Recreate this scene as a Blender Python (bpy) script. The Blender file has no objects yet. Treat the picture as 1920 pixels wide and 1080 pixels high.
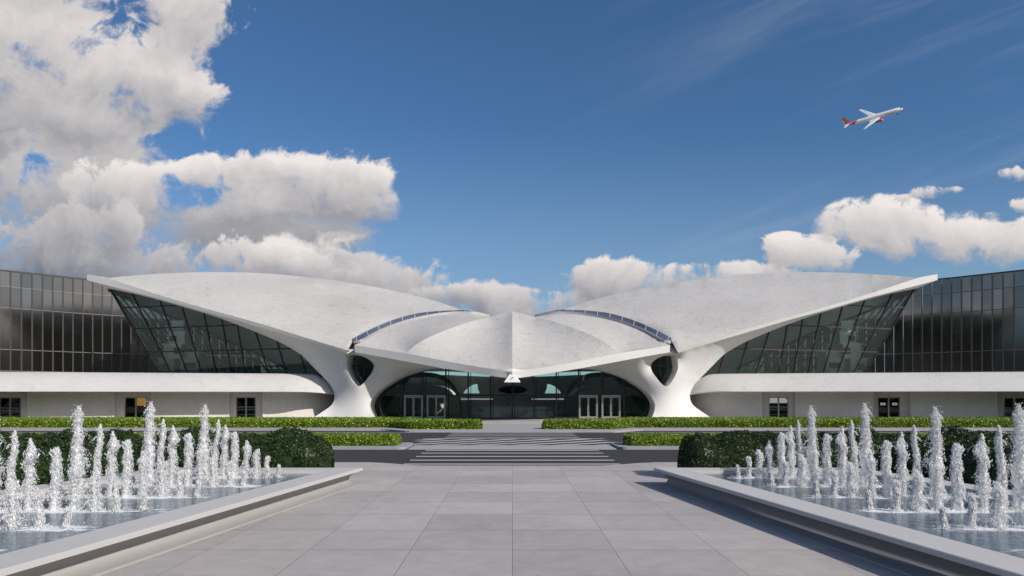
import bpy, bmesh, math, random
import numpy as np
from mathutils import Vector, Quaternion, noise
from mathutils.geometry import delaunay_2d_cdt

random.seed(7)
rng = np.random.default_rng(11)
sc = bpy.context.scene
COL = sc.collection
F, CX, HY, EYE = 1280.0, 960.5, 740.0, 3.0     # focal length (px of a 1920 frame), centre, horizon row, eye height
MIR = (1, -1)                                  # 1 = left half as surveyed, -1 = its mirror image

def W(px, py, Y):
    return ((px - CX) * Y / F, Y, EYE + (HY - py) * Y / F)

# ------------------------------------------------------------------ object helpers
LOC = {}
def empty(name, loc, label=None, cat=None, group=None):
    o = bpy.data.objects.new(name, None); COL.objects.link(o)
    o.location = loc; o.empty_display_size = 0.5; LOC[o.name] = Vector(loc)
    tag(o, label, cat, group); return o

def tag(o, label=None, cat=None, group=None, kind=None):
    if label: o['label'] = label
    if cat: o['category'] = cat
    if group: o['group'] = group
    if kind: o['kind'] = kind
    return o

def obj(name, verts, faces, mat, parent=None, smooth=True, local=False):
    off = Vector((0, 0, 0))
    if parent is not None and not local:
        off = LOC[parent.name]
    me = bpy.data.meshes.new(name)
    if isinstance(verts, np.ndarray):
        verts = (verts - np.array(off)).tolist()
    else:
        verts = [(v[0] - off[0], v[1] - off[1], v[2] - off[2]) for v in verts]
    me.from_pydata(verts, [], faces if isinstance(faces, list) else faces.tolist())
    me.validate(); me.update()
    if smooth: me.polygons.foreach_set('use_smooth', [True] * len(me.polygons))
    me.materials.append(mat)
    o = bpy.data.objects.new(name, me); COL.objects.link(o)
    if parent is not None: o.parent = parent
    LOC[o.name] = Vector(LOC[parent.name]) if parent is not None else Vector((0, 0, 0))
    return o

class MB:
    """collects boxes, bars and lofts, then links them as one mesh"""
    def __init__(s): s.v = []; s.f = []
    def add(s, v, f):
        n = len(s.v); s.v += [tuple(q) for q in v]; s.f += [tuple(i + n for i in q) for q in f]; return s
    def box(s, x0, x1, y0, y1, z0, z1):
        v = [(x, y, z) for z in (z0, z1) for y in (y0, y1) for x in (x0, x1)]
        return s.add(v, [(0, 2, 3, 1), (4, 5, 7, 6), (0, 1, 5, 4), (2, 6, 7, 3), (0, 4, 6, 2), (1, 3, 7, 5)])
    def bar(s, pts, w, d, up=(0, 0, 1)):
        """rectangular bar w wide, d deep along a polyline"""
        pts = [Vector(p) for p in pts]; up = Vector(up); n = len(s.v)
        for i, p in enumerate(pts):
            t = (pts[min(i + 1, len(pts) - 1)] - pts[max(i - 1, 0)]).normalized()
            a = t.cross(up)
            a = a.normalized() if a.length > 1e-4 else t.cross(Vector((1, 0, 0))).normalized()
            b = a.cross(t).normalized()
            for q, r in ((-1, -1), (1, -1), (1, 1), (-1, 1)): s.v.append(tuple(p + a * q * w / 2 + b * r * d / 2))
        for i in range(len(pts) - 1):
            for k in range(4):
                s.f.append((n + 4 * i + k, n + 4 * i + (k + 1) % 4, n + 4 * i + 4 + (k + 1) % 4, n + 4 * i + 4 + k))
        m = n + 4 * (len(pts) - 1)
        s.f += [(n + 3, n + 2, n + 1, n), (m, m + 1, m + 2, m + 3)]
        return s
    def loft(s, rows, flip=False):
        n = len(s.v); k = len(rows[0])
        for r in rows: s.v += [tuple(p) for p in r]
        for i in range(len(rows) - 1):
            for j in range(k - 1):
                q = (n + i * k + j, n + i * k + j + 1, n + (i + 1) * k + j + 1, n + (i + 1) * k + j)
                s.f.append(q[::-1] if flip else q)
        return s
    def ellipsoid(s, c, r, nu=20, nv=12, fn=None):
        n = len(s.v)
        for i in range(nv + 1):
            th = math.pi * i / nv
            for j in range(nu):
                ph = 2 * math.pi * j / nu
                s.v.append((c[0] + r[0] * math.sin(th) * math.cos(ph), c[1] + r[1] * math.sin(th) * math.sin(ph), c[2] + r[2] * math.cos(th)))
        for i in range(nv):
            for j in range(nu):
                s.f.append((n + i * nu + j, n + (i + 1) * nu + j, n + (i + 1) * nu + (j + 1) % nu, n + i * nu + (j + 1) % nu))
        return s
    def build(s, name, mat, parent=None, side=1, smooth=False, local=False):
        v, f = s.v, s.f
        if side == -1:
            v = [(-p[0], p[1], p[2]) for p in v]; f = [q[::-1] for q in f]
        return obj(name, v, f, mat, parent, smooth, local)

def spline(pts, n):
    """Catmull-Rom through pts, n samples evenly by length in the first two coordinates"""
    P = np.array(pts, float)
    if len(P) == 2:
        t = np.linspace(0, 1, n)[:, None]; return P[0] * (1 - t) + P[1] * t
    E = np.vstack([2 * P[0] - P[1], P, 2 * P[-1] - P[-2]])
    out = []
    for i in range(1, len(E) - 2):
        for t in np.linspace(0, 1, 24, endpoint=False):
            a, b, c, d = E[i - 1], E[i], E[i + 1], E[i + 2]
            out.append(.5 * (2 * b + (c - a) * t + (2 * a - 5 * b + 4 * c - d) * t * t + (3 * b - a - 3 * c + d) * t ** 3))
    out.append(P[-1]); out = np.array(out)
    s = np.r_[0, np.cumsum(np.linalg.norm(np.diff(out[:, :2], axis=0), axis=1))]
    q = np.linspace(0, s[-1], n)
    return np.stack([np.interp(q, s, out[:, k]) for k in range(out.shape[1])], 1)

def knots(pts, n):
    """Catmull-Rom sampled evenly per knot (keeps matched knots of two curves together)"""
    P = np.array(pts, float); E = np.vstack([2 * P[0] - P[1], P, 2 * P[-1] - P[-2]]); out = []
    for u in np.linspace(0, len(P) - 1, n):
        i = min(int(u), len(P) - 2); t = u - i; a, b, c, d = E[i:i + 4]
        out.append(.5 * (2 * b + (c - a) * t + (2 * a - 5 * b + 4 * c - d) * t * t + (3 * b - a - 3 * c + d) * t ** 3))
    return np.array(out)

def inside(poly, q):
    x, y = poly[:, 0], poly[:, 1]; x2, y2 = np.roll(x, -1), np.roll(y, -1)
    r = np.zeros(len(q), bool)
    for a, b, c, d in zip(x, y, x2, y2):
        if b == d: continue
        hit = ((b > q[:, 1]) != (d > q[:, 1])) & (q[:, 0] < (c - a) * (q[:, 1] - b) / (d - b) + a)
        r ^= hit
    return r

def patch(outer, holes=(), step=6.0, bulge=0.0):
    """smooth shell spanning a surveyed outline: boundary depths known, the inside relaxed like a soap film, plus a bulge"""
    loops = [np.array(outer, float)] + [np.array(h, float) for h in holes]
    B = np.vstack(loops); edges = []; k = 0
    for l in loops:
        n = len(l); edges += [(k + i, k + (i + 1) % n) for i in range(n)]; k += n
    x0, y0 = B[:, :2].min(0); x1, y1 = B[:, :2].max(0)
    gy = np.arange(y0, y1, step * .87); G = []
    for i, yy in enumerate(gy):
        xs = np.arange(x0 + (i % 2) * step / 2, x1, step); G.append(np.stack([xs, np.full_like(xs, yy)], 1))
    G = np.vstack(G)
    ok = inside(loops[0], G)
    for h in loops[1:]: ok &= ~inside(h, G)
    G = G[ok]
    d = np.min(np.linalg.norm(G[:, None, :] - B[None, :, :2], axis=2), axis=1)
    G = G[d > step * .6]
    P = [Vector((a, b)) for a, b in np.vstack([B[:, :2], G])]
    v, e, f, ov, oe, of = delaunay_2d_cdt(P, edges, [], 0, 1e-4)
    v = np.array([(q[0], q[1]) for q in v])
    cen = np.array([v[list(q)].mean(0) for q in f])
    ok = inside(loops[0], cen)
    for h in loops[1:]: ok &= ~inside(h, cen)
    f = [q for q, o in zip(f, ok) if o]
    dep = np.full(len(v), np.nan)
    for i, o in enumerate(ov):
        for q in o:
            if q < len(B): dep[i] = B[q, 2]
    used = sorted({i for q in f for i in q}); m = {a: i for i, a in enumerate(used)}
    v = v[used]; dep = dep[used]; f = [tuple(m[i] for i in q) for q in f]
    E = {tuple(sorted((q[i], q[(i + 1) % len(q)]))) for q in f for i in range(len(q))}
    E = np.array(sorted(E)); free = np.isnan(dep); n = len(v)
    A = np.zeros((n, n)); ln = 1 / np.maximum(np.linalg.norm(v[E[:, 0]] - v[E[:, 1]], axis=1), .5)
    A[E[:, 0], E[:, 1]] = ln; A[E[:, 1], E[:, 0]] = ln
    D = A.sum(1); Lp = np.diag(D) - A
    fi = np.where(free)[0]; bi = np.where(~free)[0]
    w = np.where(free, 0, 1 / np.where(free, 1, dep))
    if len(fi):
        K = Lp[np.ix_(fi, fi)]
        w[fi] = np.linalg.solve(K, -Lp[np.ix_(fi, bi)] @ w[bi])
    Y = 1 / w
    if bulge and len(fi):
        ph = np.linalg.solve(K, D[fi] * 0 + 1.0); Y[fi] -= bulge * (ph / ph.max()) ** .8
    # counter-clockwise in (px, -py) faces the viewer
    g = []
    for q in f:
        a, b, c = v[q[0]], v[q[1]], v[q[2]]
        cr = (b[0] - a[0]) * -(c[1] - a[1]) + (b[1] - a[1]) * (c[0] - a[0])
        g.append(q if cr > 0 else q[::-1])
    P3 = np.stack([(v[:, 0] - CX) * Y / F, Y, EYE + (HY - v[:, 1]) * Y / F], 1)
    return P3, g, v

def thicken(P, f, dy):
    """give a shell real thickness straight back; dy = one value per vertex"""
    n = len(P); Q = P.copy(); Q[:, 1] += dy
    cnt = {}
    for q in f:
        for i in range(len(q)):
            cnt[(q[i], q[(i + 1) % len(q)])] = 1
    g = list(f) + [tuple(i + n for i in q[::-1]) for q in f]
    V = [P, Q]; base = 2 * n; rim = {}
    extra = []
    for (a, b) in cnt:
        if (b, a) not in cnt:
            for i in (a, b):
                if i not in rim:
                    rim[i] = base + len(extra); extra += [P[i], Q[i]]
            A, Bq = rim[a], rim[b]
            g.append((Bq, A, A + 1, Bq + 1))
    return np.vstack(V + [np.array(extra)]), g

# ------------------------------------------------------------------ materials
class NT:
    def __init__(s, tree): s.t = tree; s.n = tree.nodes; s.l = tree.links
    def new(s, ty, **kw):
        n = s.n.new(ty)
        for k, v in kw.items(): setattr(n, k, v)
        return n
    def put(s, n, i, v):
        if v is None: return
        if hasattr(v, 'is_linked') or hasattr(v, 'links'): s.l.new(v, n.inputs[i])
        else: n.inputs[i].default_value = v
    def m(s, op, a, b=None, c=None, clamp=False):
        n = s.new('ShaderNodeMath', operation=op, use_clamp=clamp)
        for i, v in enumerate((a, b, c)): s.put(n, i, v)
        return n.outputs[0]
    def vm(s, op, a, b=None):
        n = s.new('ShaderNodeVectorMath', operation=op); s.put(n, 0, a); s.put(n, 1, b)
        return n.outputs[1] if op in ('LENGTH', 'DOT_PRODUCT', 'DISTANCE') else n.outputs[0]
    def xyz(s, v):
        n = s.new('ShaderNodeSeparateXYZ'); s.put(n, 0, v); return n.outputs
    def comb(s, x, y, z):
        n = s.new('ShaderNodeCombineXYZ'); s.put(n, 0, x); s.put(n, 1, y); s.put(n, 2, z); return n.outputs[0]
    def noise(s, v, scale, detail=4, rough=.55, dist=0., dim='3D'):
        n = s.new('ShaderNodeTexNoise', noise_dimensions=dim)
        s.put(n, 'Vector', v); n.inputs['Scale'].default_value = scale; n.inputs['Detail'].default_value = detail
        n.inputs['Roughness'].default_value = rough; n.inputs['Distortion'].default_value = dist
        return n.outputs[0]
    def ramp(s, v, a, b, lo=0., hi=1., smooth=True):
        n = s.new('ShaderNodeMapRange', interpolation_type='SMOOTHSTEP' if smooth else 'LINEAR')
        n.clamp = True
        for i, q in enumerate((v, a, b, lo, hi)): s.put(n, i, q)
        return n.outputs[0]
    def mix(s, f, a, b, blend='MIX'):
        n = s.new('ShaderNodeMix', data_type='RGBA', blend_type=blend)
        s.put(n, 0, f); s.put(n, 6, a); s.put(n, 7, b); return n.outputs[2]

def rgb(r, g, b): return (r, g, b, 1.0)

def material(name):
    m = bpy.data.materials.new(name); m.use_nodes = True; m.node_tree.nodes.clear()
    t = NT(m.node_tree); out = t.new('ShaderNodeOutputMaterial')
    return m, t, out

def principled(t, out, base, rough=.6, metal=0., spec=.5, bump=None, bstr=.3, bdist=.02, **kw):
    p = t.new('ShaderNodeBsdfPrincipled')
    t.put(p, 'Base Color', base); t.put(p, 'Roughness', rough); t.put(p, 'Metallic', metal)
    p.inputs['Specular IOR Level'].default_value = spec
    for k, v in kw.items(): t.put(p, k, v)
    if bump is not None:
        b = t.new('ShaderNodeBump'); b.inputs['Strength'].default_value = bstr; b.inputs['Distance'].default_value = bdist
        t.put(b, 'Height', bump); t.l.new(b.outputs[0], p.inputs['Normal'])
    t.l.new(p.outputs[0], out.inputs[0]); return p

def concrete(name, c, var=.12, big=.15, fine=6., rough=.75, stretch=(1, 1, 1), bstr=.25, bdist=.02, stain=.0):
    m, t, out = material(name)
    co = t.new('ShaderNodeTexCoord').outputs['Object']
    mp = t.new('ShaderNodeMapping'); t.put(mp, 'Vector', co); mp.inputs['Scale'].default_value = stretch
    v = mp.outputs[0]
    a = t.noise(v, big, 5, .6); b = t.noise(v, fine, 6, .7); k = t.noise(v, fine * 6, 3, .6)
    s = t.m('ADD', t.m('MULTIPLY', t.m('SUBTRACT', a, .5), var * 1.6), t.m('MULTIPLY', t.m('SUBTRACT', b, .5), var * 1.6))
    s = t.m('ADD', s, t.m('MULTIPLY', t.m('SUBTRACT', k, .5), var))
    g = t.m('ADD', s, 1.0)
    if stain:
        w = t.noise(v, fine * .35, 7, .72, .6)
        g = t.m('SUBTRACT', g, t.m('MULTIPLY', t.ramp(w, .52, .72), stain))
    base = t.mix(1.0, rgb(*c), t.comb(g, g, g), 'MULTIPLY')
    h = t.m('ADD', b, t.m('MULTIPLY', k, .5))
    principled(t, out, base, rough, bump=h, bstr=bstr, bdist=bdist); return m

def plain(name, c, rough=.5, metal=0., spec=.5, var=.06, sc_=3.):
    m, t, out = material(name)
    co = t.new('ShaderNodeTexCoord').outputs['Object']
    n = t.noise(co, sc_, 4); g = t.ramp(n, .3, .7, 1 - var, 1 + var, False)
    principled(t, out, t.mix(1.0, rgb(*c), t.comb(g, g, g), 'MULTIPLY'), rough, metal, spec); return m

def glass(name, tint, refl_ior=1.5, rough=.0, gtint=(1, 1, 1)):
    m, t, out = material(name)
    tr = t.new('ShaderNodeBsdfTransparent'); tr.inputs[0].default_value = rgb(*tint)
    gl = t.new('ShaderNodeBsdfGlossy'); gl.inputs[0].default_value = rgb(*gtint); gl.inputs['Roughness'].default_value = rough
    fr = t.new('ShaderNodeFresnel'); fr.inputs[0].default_value = refl_ior
    mx = t.new('ShaderNodeMixShader'); t.l.new(fr.outputs[0], mx.inputs[0]); t.l.new(tr.outputs[0], mx.inputs[1]); t.l.new(gl.outputs[0], mx.inputs[2])
    t.l.new(mx.outputs[0], out.inputs[0]); return m

M = {}
M['shell'] = concrete('white_shell_concrete', (.51, .495, .475), .30, .12, 3.2, .85, (1, .6, 1.7), .7, .08, stain=.20)
M['white'] = concrete('white_plaster', (.72, .71, .69), .10, .2, 2.6, .78, (1, 1, .3), bstr=.3, stain=.09)
M['fascia'] = concrete('white_roof_edge', (.70, .69, .67), .07, .3, 3., .7, (.4, 1, 3), .15)
M['wall'] = concrete('rough_render', (.70, .665, .61), .20, .4, 2.6, .85, bstr=.5, bdist=.03, stain=.12)
M['stone'] = concrete('fountain_stone', (.335, .325, .315), .09, .5, 6., .7, (.5, .5, 3), .2)
M['rimstone'] = concrete('fountain_rim_stone', (.52, .51, .50), .10, .8, 14., .8, bstr=.3, bdist=.01)
M['kerb'] = concrete('kerb_stone', (.33, .325, .355), .14, .6, 8., .85)
M['paving'] = concrete('pale_paving', (.36, .355, .36), .10, .4, 6., .85)
M['asphalt'] = concrete('asphalt', (.034, .032, .033), .30, .25, 9., .85, (.25, 1, 1), .4, .01)
M['paint'] = concrete('white_road_paint', (.62, .61, .59), .16, .6, 6., .7, stain=.12)
M['ground'] = concrete('ground_concrete', (.25, .25, .25), .12, .1, 2., .9)
M['soil'] = concrete('bark_mulch', (.16, .075, .045), .3, .8, 14., .95, bstr=.8)
M['frame'] = plain('dark_bronze_frame', (.05, .045, .042), .45, .3)
M['bronze'] = plain('bronze_mullion', (.19, .165, .15), .45, .5)
M['steel'] = plain('brushed_door_metal', (.50, .47, .45), .35, .7)
M['skyframe'] = plain('skylight_frame_metal', (.42, .41, .40), .5, .2)
M['skybar'] = plain('skylight_bar_metal', (.62, .62, .62), .5, .2)
M['dark'] = plain('dark_interior', (.045, .055, .052), .7)  # near-black: shade of rooms and openings put into the colour
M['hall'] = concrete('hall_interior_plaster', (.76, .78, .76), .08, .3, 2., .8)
M['hall_dim'] = concrete('dim_interior_plaster', (.22, .24, .235), .08, .3, 2., .8)  # darker copy of the hall plaster, shade put into the arch colour
M['board'] = plain('black_board_shell', (.015, .014, .014), .3)
M['orange'] = plain('orange_panel', (.75, .40, .10), .6)
M['red'] = plain('red_panel', (.7, .08, .05), .6)
M['wood'] = plain('distant_foliage', (.018, .024, .014), 1., 0., 0.)
M['eyebrow'] = concrete('pale_weathered_plaster', (.57, .56, .545), .14, .12, 1.6, .8, (1, .7, 1.2), .35, .05, stain=.14)
M['glass'] = glass('teal_window_glass', (.82, .98, .93), 1.65, 0., (.80, .96, .93))
M['glass_hall'] = glass('teal_entrance_glass', (.84, .97, .91), 1.45, 0., (.85, .96, .93))
M['glass_dark'] = glass('grey_window_glass', (.55, .60, .60), 1.45)
M['skyglass'] = plain('blue_skylight_glass', (.10, .118, .17), .12, 0., .9, .05, .5)

def tile_mat():
    m, t, out = material('plaza_tiles')
    co = t.new('ShaderNodeTexCoord').outputs['Object']; x, y, z = t.xyz(co)
    S = 1.963
    u = t.m('DIVIDE', x, S); v = t.m('DIVIDE', t.m('SUBTRACT', y, 13.19 - S * 6), S)
    fu = t.m('FRACT', u); fv = t.m('FRACT', v)
    wn = t.new('ShaderNodeTexWhiteNoise', noise_dimensions='2D')
    t.put(wn, 'Vector', t.comb(t.m('FLOOR', u), t.m('FLOOR', v), 0.)); r = wn.outputs[0]
    wn2 = t.new('ShaderNodeTexWhiteNoise', noise_dimensions='2D')
    t.put(wn2, 'Vector', t.comb(t.m('ADD', t.m('FLOOR', u), 31.), t.m('FLOOR', v), 0.)); r2 = wn2.outputs[0]
    du = t.m('ABSOLUTE', t.m('SUBTRACT', t.m('FRACT', t.m('ADD', u, .5)), .5))
    dv = t.m('ABSOLUTE', t.m('SUBTRACT', t.m('FRACT', t.m('ADD', v, .5)), .5))
    wob = t.m('MULTIPLY', t.m('SUBTRACT', t.noise(co, 5., 3), .5), .004)
    du = t.m('ADD', du, wob); dv = t.m('ADD', dv, wob)
    ju = t.ramp(du, .0035, .0065, 1., 0.); jv = t.ramp(dv, .0025, .0055, .75, 0.)
    j = t.m('MAXIMUM', ju, jv)
    lip = t.m('MAXIMUM', t.ramp(t.m('ABSOLUTE', t.m('SUBTRACT', du, .012)), .001, .005, 1., 0.), 0.)
    big = t.noise(co, .35, 4, .6); mid = t.noise(co, 2.2, 6, .7); fine = t.noise(co, 30., 4, .8); spk = t.noise(co, 25., 2, .8)
    stain = t.ramp(t.noise(t.comb(t.m('MULTIPLY', x, .5), y, t.m('MULTIPLY', r, 9.)), 1.3, 6, .7, .8), .55, .78)
    g = t.m('ADD', .88, t.m('MULTIPLY', r, .17))
    g = t.m('ADD', g, t.m('MULTIPLY', t.m('SUBTRACT', big, .5), .40)); g = t.m('ADD', g, t.m('MULTIPLY', t.m('SUBTRACT', mid, .5), .45))
    g = t.m('ADD', g, t.m('MULTIPLY', t.m('SUBTRACT', fine, .5), .75)); g = t.m('SUBTRACT', g, t.m('MULTIPLY', stain, .10))
    g = t.m('SUBTRACT', g, t.m('MULTIPLY', t.ramp(spk, .80, .86), .3))
    edge = t.ramp(dv, .0, .10, 1., 0.); g = t.m('SUBTRACT', g, t.m('MULTIPLY', t.m('MULTIPLY', edge, mid), .12))
    g = t.m('ADD', g, t.m('MULTIPLY', lip, .05)); g = t.m('MULTIPLY', g, t.m('SUBTRACT', 1., t.m('MULTIPLY', j, .34)))
    tone = t.mix(r2, rgb(.452, .412, .390), rgb(.436, .414, .398))
    base = t.mix(1., tone, t.comb(g, g, g), 'MULTIPLY')
    h = t.m('SUBTRACT', t.m('ADD', t.m('MULTIPLY', fine, .12), t.m('MULTIPLY', mid, .1)), j)
    principled(t, out, base, t.m('ADD', .62, t.m('MULTIPLY', mid, .25)), spec=.35, bump=h, bstr=.5, bdist=.008); return m
M['tiles'] = tile_mat()

def leaf_mat(name, a, b, c, gloss=.35):
    m, t, out = material(name)
    ge = t.new('ShaderNodeNewGeometry'); r = ge.outputs['Random Per Island']
    c1 = t.mix(t.ramp(r, 0., .6, smooth=False), rgb(*a), rgb(*b)); c2 = t.mix(t.ramp(r, .72, 1., smooth=False), c1, rgb(*c))
    p = t.new('ShaderNodeBsdfPrincipled'); t.put(p, 'Base Color', c2); p.inputs['Roughness'].default_value = gloss
    p.inputs['Specular IOR Level'].default_value = .5
    tl = t.new('ShaderNodeBsdfTranslucent'); t.put(tl, 'Color', c2)
    mx = t.new('ShaderNodeMixShader'); mx.inputs[0].default_value = .28
    t.l.new(p.outputs[0], mx.inputs[1]); t.l.new(tl.outputs[0], mx.inputs[2]); t.l.new(mx.outputs[0], out.inputs[0]); return m
M['leaf_light'] = leaf_mat('clipped_hedge_leaf', (.045, .095, .008), (.19, .30, .018), (.46, .52, .08))
M['leaf_dark'] = leaf_mat('dark_boxwood_leaf', (.009, .022, .007), (.034, .068, .016), (.11, .17, .045), .40)

def curtain(name, tint, rough):
    m, t, out = material(name)
    co = t.new('ShaderNodeTexCoord').outputs['Object']
    n = t.noise(co, .7, 2); b = t.new('ShaderNodeBump'); b.inputs['Strength'].default_value = .05; b.inputs['Distance'].default_value = .05; t.put(b, 'Height', n)
    p = t.new('ShaderNodeBsdfPrincipled'); ge = t.new('ShaderNodeNewGeometry')
    g = t.ramp(ge.outputs['Random Per Island'], 0., 1., .84, 1.12, False)
    t.put(p, 'Base Color', t.mix(1., rgb(*tint), t.comb(g, g, g), 'MULTIPLY'))
    p.inputs['Metallic'].default_value = 1.; p.inputs['Roughness'].default_value = rough
    t.l.new(b.outputs[0], p.inputs['Normal']); t.l.new(p.outputs[0], out.inputs[0]); return m
M['curtain'] = curtain('bronze_coated_glass', (.215, .205, .197), .14)

def water_mat():
    m, t, out = material('rippled_water')
    co = t.new('ShaderNodeNewGeometry').outputs['Position']; x, y, z = t.xyz(co)
    st = t.comb(t.m('MULTIPLY', x, .42), y, 0.)
    w1 = t.noise(st, 3.2, 4, .55, .8); w2 = t.noise(st, 11., 3, .6, .5); w3 = t.noise(st, .9, 2)
    h = t.m('ADD', t.m('ADD', t.m('MULTIPLY', w1, .6), t.m('MULTIPLY', w2, .22)), t.m('MULTIPLY', w3, .5))
    # foam lies along the five rows of nozzles (21, 19, 17, 15, 13 m)
    ph = t.m('DIVIDE', t.m('SUBTRACT', y, 13.), 2.); d = t.m('ABSOLUTE', t.m('SUBTRACT', t.m('FRACT', t.m('ADD', ph, .5)), .5))
    band = t.m('MULTIPLY', t.ramp(d, .02, .26, 1., 0.), t.ramp(t.noise(co, .9, 3), .38, .62, .35, 1.15))
    out_x = t.ramp(t.m('SUBTRACT', t.m('ABSOLUTE', x), t.m('ADD', 6.1, t.m('MULTIPLY', t.m('SUBTRACT', 21., y), .16))), 0., 1.2)
    band = t.m('MULTIPLY', band, out_x)
    fo = t.noise(t.comb(t.m('MULTIPLY', x, .45), y, 3.), 4.2, 7, .72, 1.2)
    foam = t.ramp(t.m('ADD', fo, t.m('MULTIPLY', band, .36)), .60, .80)
    p = t.new('ShaderNodeBsdfPrincipled')
    t.put(p, 'Base Color', t.mix(foam, rgb(.085, .135, .175), rgb(.80, .83, .86)))
    t.put(p, 'Roughness', t.m('ADD', .05, t.m('MULTIPLY', foam, .5))); p.inputs['IOR'].default_value = 1.33
    b = t.new('ShaderNodeBump'); b.inputs['Strength'].default_value = .38; b.inputs['Distance'].default_value = .07; t.put(b, 'Height', h)
    t.l.new(b.outputs[0], p.inputs['Normal']); t.l.new(p.outputs[0], out.inputs[0]); return m
M['water'] = water_mat()

def foam_mat():
    m, t, out = material('white_water_spray')
    p = t.new('ShaderNodeBsdfPrincipled'); p.inputs['Base Color'].default_value = rgb(.97, .97, .97); p.inputs['Roughness'].default_value = .15
    tl = t.new('ShaderNodeBsdfTranslucent'); tl.inputs[0].default_value = rgb(.93, .94, .96)
    mx = t.new('ShaderNodeMixShader'); mx.inputs[0].default_value = .28
    t.l.new(p.outputs[0], mx.inputs[1]); t.l.new(tl.outputs[0], mx.inputs[2])
    co = t.new('ShaderNodeTexCoord').outputs['Object']
    n = t.noise(t.vm('MULTIPLY', co, (1., 1., .28)), 34., 3, .7)
    tr = t.new('ShaderNodeBsdfTransparent'); m2 = t.new('ShaderNodeMixShader')
    t.put(m2, 0, t.ramp(n, .42, .58, .70, .0)); t.l.new(mx.outputs[0], m2.inputs[1]); t.l.new(tr.outputs[0], m2.inputs[2])
    t.l.new(m2.outputs[0], out.inputs[0]); return m
M['spray'] = foam_mat()

def glow_mat(name, c, s):
    m, t, out = material(name); e = t.new('ShaderNodeEmission'); e.inputs[0].default_value = rgb(*c); e.inputs[1].default_value = s
    t.l.new(e.outputs[0], out.inputs[0]); return m
M['lit'] = glow_mat('lit_orange_panel', (1., .55, .16), .5)  # orange board is no lamp; glow makes up for the dark room
M['sign_lit'] = glow_mat('lit_white_sign', (1., .95, .92), .55)  # white glow shared by the sign boxes and the blind
M['sign_red'] = glow_mat('lit_red_sign', (.9, .08, .05), .4)

# ------------------------------------------------------------------ ground, plaza, road
ROAD = -0.15
g = MB(); g.box(-900, 900, -600, 1800, -2.0, -0.30); tag(g.build('ground', M['ground']), kind='structure')
def edge_strip(pts_front, pts_back, z): ...
def plaza_edge(x):
    a = abs(x); return 30.25
r = MB(); r.box(-140, 140, 29.9, 60.5, -.29, ROAD); tag(r.build('road', M['asphalt']), kind='structure')
# plaza top dips to the road in front of the crossing
xs = np.unique(np.r_[np.linspace(-90, 90, 61), np.linspace(-8, 8, 65)])
def dip(x): 
    t = min(max((abs(x) - 3.9) / (6.2 - 3.9), 0), 1); return (ROAD + .02) * (1 - t * t * (3 - 2 * t))
rows = []
for y, k in ((-30, 0), (20, 0), (27.6, 0), (28.2, .15), (29.2, .6), (29.8, .92), (30.2, 1)):
    rows.append([(x, y, dip(x) * k) for x in xs])
rows.append([(x, 30.23, dip(x) - .012) for x in xs]); rows.append([(x, 30.25, ROAD - .1) for x in xs])
p = MB().loft(rows); tag(p.build('plaza', M['tiles'], smooth=False), kind='structure')
# kerb line along the plaza
k = MB()
for s in MIR:
    k.box(min(s * 6.2, s * 90), max(s * 6.2, s * 90), 30.06, 30.30, -.2, .006)
tag(k.build('kerb', M['kerb']), kind='structure')

# sidewalk before the terminal, with its bulge into the road
def kerbY(x):
    t = min(max((abs(x) - 8.3) / 3.2, 0), 1); return 56.85 + 2.5 * t * t * (3 - 2 * t)
xs = np.unique(np.r_[np.linspace(-120, 120, 49), np.linspace(-13, 13, 66)])
s_ = MB().loft([[(x, kerbY(x), ROAD - .05) for x in xs], [(x, kerbY(x) + .015, -.015) for x in xs], [(x, kerbY(x) + .03, 0) for x in xs], [(x, kerbY(x) + .55, .0) for x in xs]])
tag(s_.build('kerb', M['kerb']), kind='structure')
s_ = MB().loft([[(x, kerbY(x) + .55, -.004) for x in xs], [(x, 64, -.004) for x in xs], [(x, 90, -.004) for x in xs], [(x, 125, -.004) for x in xs]])
tag(s_.build('sidewalk', M['paving'], smooth=False), kind='structure')

# median islands with the hedges' beds and rounded noses
for s in MIR:
    xi = 6.15
    out = []
    cap = [(xi + .45 * math.cos(a), 39.1 + .45 + .45 * math.sin(a)) for a in np.linspace(-math.pi / 2, 0, 8)] + \
          [(xi + .45 * math.cos(a), 42.4 + .45 * math.sin(a)) for a in np.linspace(0, math.pi / 2, 8)]
    loop = [(x, y) for x, y in cap]          # nose points toward the centre
    loop = [(-(6.15 + 6.6 - x) if 0 else -(12.75 - x), y) for x, y in loop]
    loop = loop + [(-80, 42.85), (-80, 39.1)]
    n = len(loop); m_ = MB()
    v = [(x, y, ROAD - .05) for x, y in loop] + [(x, y, -.012) for x, y in loop] + [(x, y, 0) for x, y in loop]
    f = [(i, (i + 1) % n, n + (i + 1) % n, n + i) for i in range(n)] + [tuple(range(2 * n, 3 * n))] + \
        [(n + i, n + (i + 1) % n, 2 * n + (i + 1) % n, 2 * n + i) for i in range(n)]
    m_.add(v, f); tag(m_.build('median', M['kerb'], side=s), kind='structure')
# refuge strip across the middle
m_ = MB().box(-6.0, 6.0, 39.15, 42.2, ROAD - .05, ROAD + .03); tag(m_.build('pavement', M['paving']), kind='structure')

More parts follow.
